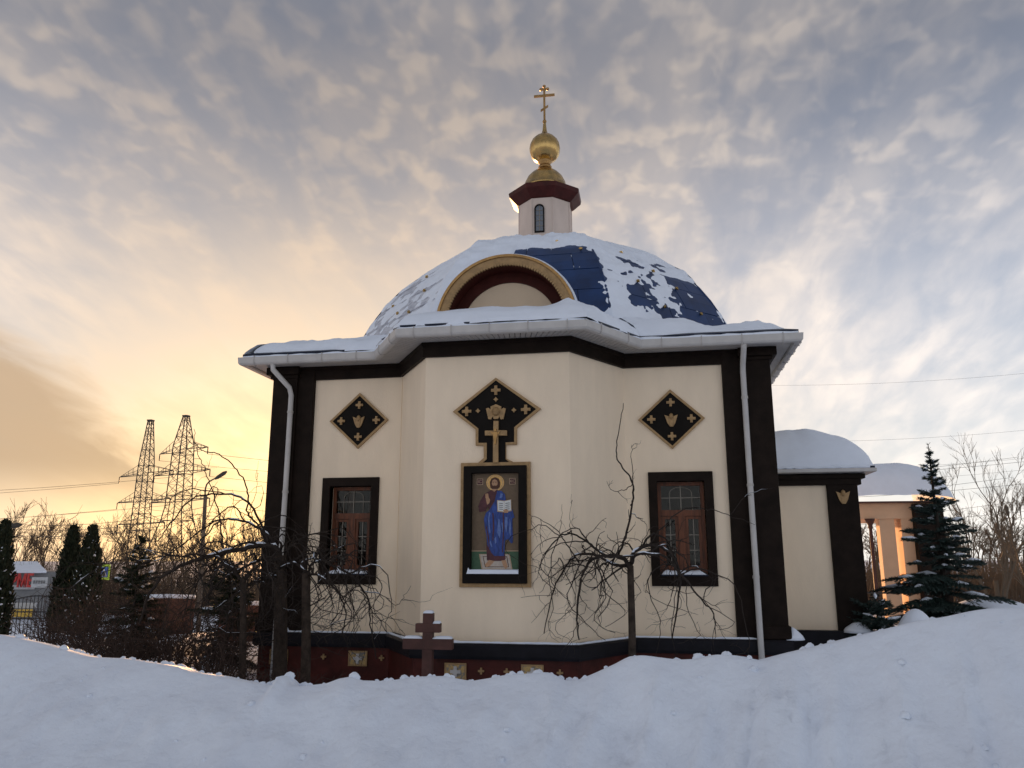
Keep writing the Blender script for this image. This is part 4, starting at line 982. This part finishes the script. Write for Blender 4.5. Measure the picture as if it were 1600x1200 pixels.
def needles(m, p, d, L_, w, n, droop, mat_up=None):
    """a conifer spray: axis with short flat needles both sides"""
    side = unit(np.cross(d, np.array([0, 0, 1.0]))); up = np.cross(side, d)
    for k in range(n):
        t = (k + rng.random()) / n; c = p + d * L_ * t + np.array([0, 0, -droop * t * t])
        ang = rng.uniform(0, 2 * math.pi); o = side * math.cos(ang) + up * math.sin(ang) * .7; tip = c + o * w * (1.15 - .6 * t) + d * w * .7
        q = np.cross(d, o) * w * .17
        m.add([c - q, c + q, tip], [(0, 1, 2)])
def spruce(name, label, px, base_y, top_y, d, zbase, half, material, seed, whorl=.17, snow=.35, leader=.25, cat='tree', profile=None, nn=20):
    global rng
    rng = np.random.default_rng(seed); b = at(px, base_y, d); b[2] = zbase; t = at(px, top_y, d); H = t[2] - zbase
    T = empty(name, tuple(b)); tag(T, label, cat)
    MB().tube([b, b + (t - b) * .5 * np.array([0, 0, 1]), np.array([b[0], b[1], t[2]])], [half * .035 + .015, half * .022 + .010, .005], 7).build('trunk', 'bark_dark', T)
    m = MB(); sn = MB(); z = .12
    while z < H - leader * .25:
        f = 1 - z / H; L0 = half * (profile(z / H) if profile else (f ** .85)) + .03; nb = 8 if f > .3 else 5
        for k in range(nb):
            a = rng.uniform(0, 2 * math.pi); L_ = L0 * rng.uniform(.45, 1.15); el = .10 + .55 * (1 - f) ** 2 - .18 * f
            dv = unit(np.array([math.cos(a), math.sin(a), el])); p = np.array([b[0], b[1], zbase + z + rng.uniform(-.09, .09) * (.4 + f)])
            droop = L_ * .16 * f
            m.tube([p, p + dv * L_ * .5 + np.array([0, 0, -droop * .25]), p + dv * L_ + np.array([0, 0, -droop])], [.010, .006, .003], 3)
            needles(m, p, dv, L_, .065, int(nn * 2 * L_) + 10, droop)
            ns = int(L_ / .085); sd = unit(np.cross(dv, np.array([0, 0, 1.0])))
            for q in range(ns):
                tt = (q + .8) / (ns + .6); c = p + dv * L_ * tt + np.array([0, 0, -droop * tt * tt]); ll = L_ * (.38 * (1 - tt) + .10)
                for s_ in (-1, 1):
                    d2 = unit(dv * .75 + sd * s_ * .8 + np.array([0, 0, rng.uniform(-.22, .05)])); needles(m, c, d2, ll, .065, int(nn * 2.2 * ll) + 8, ll * .2)
            if rng.random() < snow and L_ > .12:
                tt = rng.uniform(.35, .8); c = p + dv * L_ * tt + np.array([0, 0, -droop * tt * tt + .02]); w = L_ * rng.uniform(.10, .22)
                P = [c - dv * w, c, c + dv * w * 1.2 + np.array([0, 0, -droop * .25])]; sn.tube(P, [.01, .026 + .09 * w, .01], 6)
        z += whorl * (.55 + .65 * f) 
    for k in range(70):
        c = np.array([b[0], b[1], zbase + H - leader * rng.random()]); a = rng.uniform(0, 6.28); q = np.array([math.cos(a), math.sin(a), .9]) * .035
        m.add([c, c + q + np.array([.006, 0, 0]), c + q - np.array([.004, .004, 0])], [(0, 1, 2)])
    tag(m.build('foliage', material, T), kind='stuff')
    if sn.n: tag(sn.build('snow_patches', 'snow', T, smooth=True), kind='stuff')
    settle(T)
spruce('spruce', 'young blue-green spruce with a tall bare leader beside the right wing', 1482, 975, 694, 13.6, .35, 1.5, 'needle', 31, .20, .6, .40, profile=lambda t: .12 * (1 - t) + .88 * (1 - t) ** 1.25, nn=30)
spruce('spruce', 'dark snow-flecked spruce among the shrubs in front of the power pylons', 203, 1020, 838, 14.4, .2, .72, 'needle_dark', 32, .14, .35, .12)
spruce('spruce', 'small dark conifer behind the arching limb left of the chapel', 352, 1020, 878, 14.0, .2, .75, 'needle_dark', 35, .15, .25, .1, profile=lambda t: (1 - t) ** .5)
spruce('juniper', 'low spreading evergreen at the foot of the right wing', 1375, 1000, 945, 13.0, .3, .7, 'needle', 36, .10, .3, .05, cat='bush', profile=lambda t: 1 - .5 * t)
def thuja(label, px, top_y, d, half, seed, n=5600, snow=260):
    global rng
    rng = np.random.default_rng(seed); b = at(px, 985, d); b[2] = .15; t = at(px, top_y, d); H = t[2] - .15
    T = empty('clipped_conifer', tuple(b)); tag(T, label, 'conifer', 'clipped columnar conifers')
    MB().tube([b, np.array([b[0], b[1], t[2] - .3])], [.06, .015], 6).build('trunk', 'bark_dark', T)
    m = MB(); sn = MB()
    for k in range(n + snow):
        h = rng.random() ** 1.25; a = rng.uniform(0, 2 * math.pi); lump = 1 + .16 * fbm(math.cos(a) * 2 + seed, math.sin(a) * 2, h * 7)
        rr = half * min(1, (1 - h) ** .62 * 1.12) * (.75 + .25 * min(1, h / .12)) * lump * math.sqrt(rng.uniform(.45, 1))
        c = b + np.array([math.cos(a) * rr, math.sin(a) * rr, h * H]); o = np.array([math.cos(a), math.sin(a), 0]); u_ = unit(o * rng.uniform(.1, .7) + np.array([0, 0, 1]) + rng.normal(0, .25, 3)); sd = unit(np.cross(u_, o) + rng.normal(0, .5, 3)); s = rng.uniform(.05, .10)
        if k < n: m.add([c - sd * s * .35, c + sd * s * .35, c + u_ * s * 1.3 + sd * s * .2, c + u_ * s * 1.5 - sd * s * .15], [(0, 1, 2, 3)])
        else:
            rr2 = rr * 1.08; c = b + np.array([math.cos(a) * rr2, math.sin(a) * rr2, h * H]); s = rng.uniform(.012, .035); sn.tube([c - sd * s, c + np.array([0, 0, .006]), c + sd * s], [s * .3, s * .7, s * .3], 5)
    tag(m.build('foliage', 'needle_dark', T), kind='stuff'); tag(sn.build('snow_flecks', 'snow', T), kind='stuff'); settle(T)
thuja('leftmost clipped columnar conifer, cut by the picture edge', -14, 818, 17.5, .36, 41)
thuja('narrow clipped conifer left of its snow-flecked twin', 97, 826, 20, .34, 42, snow=60)
thuja('snow-flecked pointed conifer right of its darker twin', 128, 826, 19.4, .38, 43, snow=420)

def bare_tree(mb, b, H, seed, r0=.16, spread=.45, levels=4, kids=4, minr=.012, dir0=None):
    g = np.random.default_rng(seed)
    def rec(p, d, L_, r, lv):
        n = 5; pts = [p]
        for i in range(n): d = unit(d + g.normal(0, .09, 3) + np.array([0, 0, .04])); p = p + d * L_ / n; pts.append(p)
        mb.tube(pts, np.linspace(r, max(minr * .6, r * .55), n + 1), 5 if lv == levels else (4 if lv > 1 else 3))
        if lv > 0:
            for k in range(kids + (1 if lv <= 2 else 0)):
                i = n if k == 0 else int(g.integers(2, n + 1)); dd = unit(pts[i] - pts[i-1]); a = unit(np.cross(dd, g.normal(0, 1, 3)))
                rec(np.array(pts[i]), dd + a * spread * g.uniform(.6, 1.3), L_ * g.uniform(.52, .78), max(minr, r * .55), lv - 1)
    rec(np.array(b, float), np.array([g.normal(0, .06), g.normal(0, .06), 1.0]) + (np.array([*dir0, 0]) if dir0 else 0), H * .36, r0, levels)
def tree_thing(label, px, d, H, seed, lean=0, r0=.14, **k):
    b = at(px, 940, d); b[2] = .1; T = empty('bare_tree', tuple(b)); tag(T, label, 'tree', 'bare trees right of the porch'); m = MB()
    ns_ = k.pop('stems', 1)
    for q in range(ns_): bare_tree(m, b + np.array([.12 * math.cos(q * 2.4), .12 * math.sin(q * 2.4), 0]) * (ns_ > 1), H, seed + q, r0, dir0=(.32 * math.cos(q * 2.4), .32 * math.sin(q * 2.4)) if ns_ > 1 else None, **k)
    tag(m.build('branches', 'bark_pale', T), kind='stuff'); tr = MB().tube([b, b + np.array([lean, 0, H * .2])], [r0 * 1.1, r0 * 1.01], 8); tr.build('trunk', 'bark_pale', T); settle(T)
tree_thing('tall many-stemmed bare tree right of the spruce', 1560, 27, 5.4, 51, r0=.07, spread=.42, levels=5, kids=3, minr=.005, stems=4)
tree_thing('bare tree leaning at the right picture edge', 1625, 24, 4.4, 52, r0=.07, spread=.5, levels=5, kids=3, minr=.005, stems=2)
tree_thing('slender bare tree just right of the young spruce', 1525, 31, 4.4, 53, r0=.06, spread=.5, levels=5, kids=3, minr=.006, stems=2)
# far woods: nobody could count these
def woods(name, label, x0, x1, n, dmin, dmax, hmin, hmax, seed):
    g = np.random.default_rng(seed); m = MB()
    for k in range(n):
        px = x0 + (x1 - x0) * (k + g.random()) / n; d = g.uniform(dmin, dmax); b = at(px, 880, d); b[2] = fall(b[0], b[1]) + .1
        bare_tree(m, b, g.uniform(hmin, hmax), int(g.integers(1e6)), .12, .5, 4, 3, .022)
    tag(m.build(name, 'bark_far'), label, 'woods', kind='stuff')
woods('far_woods', 'hazy brown line of bare trees behind the shop and pylons', -60, 440, 60, 88, 120, 8.0, 12.0, 61)
woods('far_woods', 'hazy brown line of bare trees low behind the porch and spruce', 1340, 1680, 34, 60, 95, 4.0, 6.5, 62)
def far_scrub(name, label, x0, x1, d0, d1, n, h, seed):
    g = np.random.default_rng(seed); m = MB()
    for k in range(n):
        b = at(g.uniform(x0, x1), 880, g.uniform(d0, d1)); b[2] = .1 + fall(b[0], b[1]); hh = h * g.uniform(.5, 1.2); d = np.array([g.normal(0, .25), g.normal(0, .25), 1])
        m.tube([b, b + d * hh * .5, b + (d + g.normal(0, .15, 3)) * hh], [.018, .012, .006], 3)
    tag(m.build(name, 'bark_far'), label, 'scrub', kind='stuff')
far_scrub('scrub', 'brown winter scrub in front of the far trees at left', -60, 440, 62, 85, 7000, 3.9, 63)
far_scrub('scrub', 'reddish brown winter scrub beyond the snow mound at right', 1330, 1680, 28, 50, 3600, 1.5, 64)

# ------------------------------------------------------------------ porch behind the right wing
PB = at(1380, 945, 22); PO = empty('porch', (9.0, 11.2, .2)); tag(PO, 'open porch with snow-covered barrel roof and sunlit tan piers behind the spruce', 'porch')
py0 = 11.2
def pX(px, y=py0): return float(aty(px, 860, y)[0])
def pZ(py, y=py0): return float(aty(1420, py, y)[2])
za, zb_, zf = pZ(786), pZ(722), pZ(940)
xl, xr_ = pX(1318), float(aty(1488, 786, py0)[0])
MB().box(xl, xr_ - .35, py0 - .05, py0 + 3.0, za - .42, za - .002).build('beam', 'porch_wall', PO)
MB().box(xl, xr_, py0 - .25, py0 + 3.2, za - .0, za + .04).build('eave', 'cross_brown', PO)
MB().box(pX(1378), pX(1402), py0, py0 + .35, .1, za - .42).build('pier', 'porch_wall', PO)
MB().box(pX(1412, py0), pX(1474, py0) - .25, py0 - .02, py0 + 1.0, .1, za - .42).build('pier', 'porch_wall', PO)
MB().box(pX(1430), pX(1474), py0 - .32, py0 - .03, .1, za - .04).build('dark_pier', 'dark_brown', PO)
cx_ = pX(1362); MB().lathe([(.09, .1), (.09, .35), (.055, .40), (.048, 1.6), (.045, za - .70), (.07, za - .66), (.06, za - .60), (.12, za - .48), (.14, za - .42)], 12, (cx_, py0 - .1)).build('column', 'cross_brown', PO, smooth=True)
MB().tube([(pX(1338), py0 - .3, pZ(926)), (pX(1420), py0 - .3, pZ(926))], .025, 6).build('handrail', 'fence_dark', PO)
settle(PO)
vs = []; nx, ny = 40, 20
for j in range(ny + 1):
    for i in range(nx + 1):
        u, v = i / nx, j / ny; x = xl + (xr_ + .03 - xl) * u; e = math.sqrt(max(0, 1 - (1 - min(1, (1 - u) / .34)) ** 2)); f_ = math.sqrt(max(0, 1 - (1 - min(1, v / .35)) ** 2))
        vs.append((x, py0 - .28 + 3.5 * v, za + .03 + (zb_ - za) * (.03 + 1.0 * e) * (.15 + .85 * f_) + .03 * fbm(x * 1.5, v * 4, 3)))
tag(MB().add(vs, [(j*(nx+1) + i, j*(nx+1) + i + 1, (j+1)*(nx+1) + i + 1, (j+1)*(nx+1) + i) for j in range(ny) for i in range(nx)]).build('porch_snow', 'snow', smooth=True), 'deep smooth snow on the porch roof behind the spruce', 'snow', kind='stuff')
# snow mounds at right, a buried bush
def mound(label, px, py, d, rx, ry, h, seed):
    p = at(px, py, d); vs = []; n, k_ = 28, 10
    for j in range(k_ + 1):
        for i in range(n):
            a = 2 * math.pi * i / n; t = j / k_; rr = (1 - t) * (1 + .12 * fbm(math.cos(a) * 1.5, math.sin(a) * 1.5, seed)); vs.append((p[0] + rx * rr * math.cos(a), p[1] + ry * rr * math.sin(a), .1 + (p[2] - .1) * math.sin(math.pi / 2 * t) ** .7))
    tag(MB().add(vs, [(j*n + i, j*n + (i+1) % n, (j+1)*n + (i+1) % n, (j+1)*n + i) for j in range(k_) for i in range(n)]).build('snow_mound', 'snow', smooth=True), label, 'snow mound')
mound('rounded snow mound at the foot of the young spruce', 1430, 951, 12.0, .48, .45, .5, 3)
mound('broad snow mound behind the bank at the right edge', 1545, 933, 14, 1.5, 1.2, .6, 4)

# ------------------------------------------------------------------ left background: shop, sign, fence, lamp, pylons
def facing(px, py, d): p = at(px, py, d); return p
SH = empty('shop', tuple(at(30, 960, 60) * np.array([1, 1, 0]) + np.array([0, 0, -2.3]))); tag(SH, 'low grey shop with snowy roof and red letters behind the conifers', 'shop')
def wall_quad(mb, x0, x1, y0, y1, d, depth):
    """upright slab facing the viewer's street, x/y in picture pixels at distance d"""
    a, b = at(x0, y1, d), at(x1, y1, d); zt2 = at((x0 + x1) / 2, y0, d)[2]; zb2_ = at((x0 + x1) / 2, y1, d)[2]; f = FW * depth
    vs = [(a[0], a[1], zb2_), (b[0], b[1], zb2_), (b[0] + f[0], b[1] + f[1], zb2_), (a[0] + f[0], a[1] + f[1], zb2_)]
    return mb.add(vs + [(x, y, zt2) for x, y, z in vs], [(0,3,2,1),(4,5,6,7),(0,1,5,4),(1,2,6,5),(2,3,7,6),(3,0,4,7)])
wall_quad(MB(), -60, 68, 893, 966, 60, 8).build('wall', 'store_grey', SH)
a, b = at(-62, 892, 59.6), at(73, 892, 59.6); c, d_ = at(-62, 877, 64), at(58, 877, 64)
MB().add([a, b, d_, c, a + [0, 0, -.15], b + [0, 0, -.15], d_ + [0, 0, -.15], c + [0, 0, -.15]], [(0,1,2,3),(4,7,6,5),(0,4,5,1),(1,5,6,2),(2,6,7,3),(3,7,4,0)]).build('snowy_roof', 'snow', SH)
wall_quad(MB(), -60, 52, 914, 921, 59.7, .2).build('sign_strip', 'store_light', SH)
wall_quad(MB(), 48, 72, 902, 918, 55, .1).build('price_board', 'store_light', SH)
o_ = MB()
for q in range(5): wall_quad(o_, 51 + q * 4, 53.5 + q * 4, 907, 912, 54.95, .03)
o_.build('small_lettering', 'store_grey', SH)
p1, p2, p3, p4 = at(13, 897, 59.7), at(24, 895, 59.7), at(17, 910, 59.7), at(12, 908, 59.7)
MB().add([p1, p2, p3, p4, p1 + FW * .1, p2 + FW * .1, p3 + FW * .1, p4 + FW * .1], [(0,1,2,3),(0,4,5,1),(1,5,6,2),(2,6,7,3),(3,7,4,0)]).build('red_flash', 'sign_red', SH)
def lettering(txt, px, py, d, h, m, parent, name='red_letters'):
    cu = bpy.data.curves.new(name, 'FONT'); cu.body = txt; cu.size = h * 1.38; cu.extrude = .06; cu.offset = h * .03
    t = bpy.data.objects.new('tmp', cu); COL.objects.link(t); bpy.context.view_layer.update()
    me = bpy.data.meshes.new_from_object(t.evaluated_get(bpy.context.evaluated_depsgraph_get())); bpy.data.objects.remove(t)
    o = bpy.data.objects.new(name, me); COL.objects.link(o); me.materials.clear(); me.materials.append(MAT[m]); o.location = at(px, py, d); o.rotation_euler = (R(90), 0, YAW); o.scale = (.62, 1, 1); o.parent = parent
lettering('РМЕ', 14.5, 917, 59.3, .92, 'sign_red', SH)
wall_quad(MB(), -20, 55, 942, 950, 57, .2).build('white_band', 'store_light', SH)
wall_quad(MB(), -20, 48, 952, 964, 56, .2).build('yellow_band', 'yellow', SH)
settle(SH)
# crossing sign
p = at(158, 900, 34); SG = empty('crossing_sign', (p[0], p[1], -2.3)); tag(SG, 'pedestrian crossing sign on lime green board beside the dark spruce', 'sign')
wall_quad(MB(), 154, 170, 882, 906, 34, .03).build('board', 'sign_lime', SG); wall_quad(MB(), 157, 167.5, 886, 902, 33.95, .02).build('blue_square', 'sign_blue', SG)
q1, q2, q3 = at(162.3, 887.5, 33.92), at(158, 900.5, 33.92), at(166.6, 900.5, 33.92); tri = MB().add([q1, q2, q3, q1 + FW * .015, q2 + FW * .015, q3 + FW * .015], [(0, 1, 2), (0, 3, 4, 1), (1, 4, 5, 2), (2, 5, 3, 0)]).build('white_triangle', 'sign_white', SG)
m_ = MB(); f = lambda x, y: at(x, y, 33.88)
m_.tube([f(162.3, 892.5), f(162.2, 896)], .035, 5); m_.tube([f(162.2, 896), f(160.8, 900)], .025, 5); m_.tube([f(162.2, 896), f(163.8, 900)], .025, 5); m_.tube([f(161, 894.5), f(163.6, 895)], .02, 5); m_.lathe([(.002, 0), (.03, .02), (.002, .06)], 6, (f(162.3, 891.8)[0], f(162.3, 891.8)[1])) if False else None
m_.build('walking_figure', 'fence_dark', SG)
MB().tube([(p[0], p[1], -2.4), (p[0], p[1], p[2] + .2)], .04, 8).build('post', 'steel', SG); settle(SG)
# brown board fence with snow cap, behind the shrubs
def fence(label, x0, x1, ytop, ybot, d, m, n, group=None):
    pa_, pb_ = at(x0, ybot, d), at(x1, ybot, d); zt3 = at((x0 + x1) / 2, ytop, d)[2]; T = empty('board_fence', (pa_[0], pa_[1], .1)); tag(T, label, 'fence', group)
    for k in range(n):
        a = pa_ + (pb_ - pa_) * (k + .03) / n; b = pa_ + (pb_ - pa_) * (k + .97) / n; nn = FW * .03; h = zt3 - .03 * rng.random()
        MB().add([(*a[:2], .1), (*b[:2], .1), (*(b + nn)[:2], .1), (*(a + nn)[:2], .1), (*a[:2], h), (*b[:2], h), (*(b + nn)[:2], h), (*(a + nn)[:2], h)], [(0,3,2,1),(4,5,6,7),(0,1,5,4),(1,2,6,5),(2,3,7,6),(3,0,4,7)]).build('board', m, T)
    MB().tube([(*pa_[:2], zt3 + .02), (*((pa_ + pb_) / 2)[:2], zt3 + .04), (*pb_[:2], zt3 + .02)], .05, 6).build('snow_cap', 'snow', T, smooth=True); settle(T)
fence('reddish brown board fence seen through the shrubs left of the slim trunk', 212, 300, 934, 990, 19, 'fence_brown', 14)
fence('dark red board fence between the slim trunk and chapel corner', 340, 425, 945, 990, 17, 'fence_brown', 12)
# wrought fence before the shop
p = at(20, 960, 40); T = empty('iron_fence', (p[0], p[1], -2.3)); tag(T, 'dark iron fence with arched rail before the shop', 'fence')
for k in range(22):
    px = -40 + k * 6; a = at(px, 968, 40); top_ = at(px, 934 - 5 * math.sin(math.pi * ((px + 40) % 66) / 66), 40); MB().tube([(a[0], a[1], -2.4), (a[0], a[1], top_[2])], .022, 4).build('bar', 'fence_dark', T)
MB().tube([at(-40 + k * 6, 936 - 5 * math.sin(math.pi * ((k * 6) % 66) / 66), 40) for k in range(23)], .03, 4).build('rail', 'fence_dark', T); MB().tube([at(-42, 956, 40), at(92, 956, 40)], .03, 4).build('rail', 'fence_dark', T); settle(T)
# street lamps
def lamp(label, px, ytop, d, head, r=.10):
    b = at(px, 880, d); t = at(px + (2 if px < 800 else 0), ytop, d); gz = .1 + fall(b[0], b[1]); LP = empty('street_lamp', (b[0], b[1], gz)); tag(LP, label, 'street lamp')
    MB().tube([(b[0], b[1], gz), t], [r * 1.1, r * .8], 8).build('post', 'post', LP); h = at(*head, d); n_ = at(px + (4 if px < 800 else 0), ytop - 18 if px < 800 else ytop - 8, d)
    MB().tube(spline([t - np.array([0, 0, .3]), n_, h], 4), r * .35, 6).build('arm', 'post', LP)
    dv = unit(h - n_); MB().tube([h - dv * .25, h - dv * .1, h + dv * .25, h + dv * .4], [.04, .09, .10, .04], 8).build('lamp_head', 'steel', LP, smooth=True); settle(LP)
lamp('street lamp with tapered brown post left of the chapel', 319, 775, 38, (343, 744), .11)
lamp('small street lamp among the bare trees at far right', 1580, 830, 45, (1574, 800), .10)
lamp('street lamp at the left picture edge, arm over the conifer', -25, 845, 30, (17, 822), .08)
# pylons
def pylon(label, px, ytop, d, wb, arms, rot, kink, group='power pylons'):
    b = at(px, 875, d); zt4 = at(px, ytop, d)[2]; H = zt4; T = empty('power_pylon', (b[0], b[1], 0)); tag(T, label, 'pylon', group)
    ex = np.array([math.cos(rot), math.sin(rot), 0]); ey = np.array([-math.sin(rot), math.cos(rot), 0]); o = np.array([b[0], b[1], 0])
    def hw(z): return float(np.interp(z / H, [0, kink[0], kink[1], 1], [wb, kink[2], kink[3], .35]))
    m = MB(); lv = [0]; 
    while lv[-1] < H - .8: lv.append(min(H, lv[-1] + max(1.5, hw(lv[-1]) * 1.25)))
    cn = lambda z, i: o + ex * hw(z) * (1 if i in (0, 3) else -1) + ey * hw(z) * (1 if i in (0, 1) else -1) + np.array([0, 0, z])
    legs = MB()
    for i in range(4): legs.tube([cn(z, i) for z in lv], .10, 4)
    tag(legs.build('leg_frame', 'steel', T), kind='stuff')
    for k in range(len(lv) - 1):
        for i in range(4):
            j = (i + 1) % 4; m.tube([cn(lv[k], i), cn(lv[k + 1], j)], .045, 3); m.tube([cn(lv[k], j), cn(lv[k + 1], i)], .045, 3)
            if k % 2 == 0: m.tube([cn(lv[k], i), cn(lv[k], j)], .06, 3)
    tag(m.build('bracing', 'steel', T), kind='stuff')
    tips = []
    for fz, la in arms:
        z = H * fz; a = MB(); w = hw(z)
        for s in (-1, 1):
            a = MB(); tip = o + ex * s * la + np.array([0, 0, z]); tips.append(tip)
            for q in (-1, 1):
                r1 = o + ex * s * w + ey * q * w + np.array([0, 0, z]); r2 = r1 + np.array([0, 0, 1.6]); a.tube([r1, tip], .08, 4); a.tube([r2, tip], .05, 3)
                for t in (.25, .5, .75): a.tube([r1 + (tip - r1) * t, r2 + (tip - r2) * t], .05, 3); 
            a.tube([tip, tip - np.array([0, 0, 1.2])], .10, 5)
            tag(a.build('cross_arm', 'steel', T), kind='stuff')
    MB().box(o[0] - .5, o[0] + .5, o[1] - .5, o[1] + .5, zt4 - .25, zt4).build('top_cap', 'steel', T); settle(T); return tips
t1 = pylon('left lattice power pylon with three pairs of cross arms', 214, 656, 150, 1.6, [(.30, 8.5), (.45, 9.6), (.63, 9.8)], R(-28), (.1, .70, 1.35, 1.0))
t2 = pylon('right taller lattice power pylon with wide legs nearer the lamp', 271, 649, 140, 4.0, [(.44, 9.6), (.62, 9.0), (.765, 7.8)], R(-28), (.36, .80, 1.6, 1.25))
def wire(label, P, sag, r, group):
    a, b = np.array(P[0]), np.array(P[1]); pts = [a + (b - a) * t - np.array([0, 0, sag * 4 * t * (1 - t)]) for t in np.linspace(0, 1, 15)]
    tag(MB().tube(pts, r, 4).build('power_wire', 'wire'), label, 'wire', group)
LVL = [(l, sd) for l in ('lowest', 'middle', 'uppermost') for sd in ('left', 'right')]
for (l, sd), tip in zip(LVL, t1): wire(f'power line from the {sd} tip of the {l} arm of the left pylon', (tip - np.array([0, 0, 1.2]), tip + np.array([-150, -40, -2])), 4, .03, 'power lines left of the pylons')
for (l, sd), tip in zip(LVL, t2): wire(f'power line behind the chapel from the {sd} tip of the {l} right-pylon arm', (tip - np.array([0, 0, 1.2]), tip + np.array([160, 40, 1])), 5, .03, 'power lines right of the pylons')
for nm, ya, yb2 in (('uppermost', 815, 790), ('middle', 822, 800), ('lowest', 833, 806)): wire(f'{nm} of three low service wires crossing the sunset above the conifers', (at(-20, ya, 45), at(330, yb2, 38)), .5, .012, 'low wires above the conifers')
for nm, ya, yb2 in (('highest', 602, 575), ('second', 690, 664), ('third', 733, 708), ('lowest', 755, 725)): wire(f'{nm} of the faint power lines crossing the pale sky at right', (at(1180, ya, 95), at(1680, yb2, 90)), .6, .011, 'power lines at right')
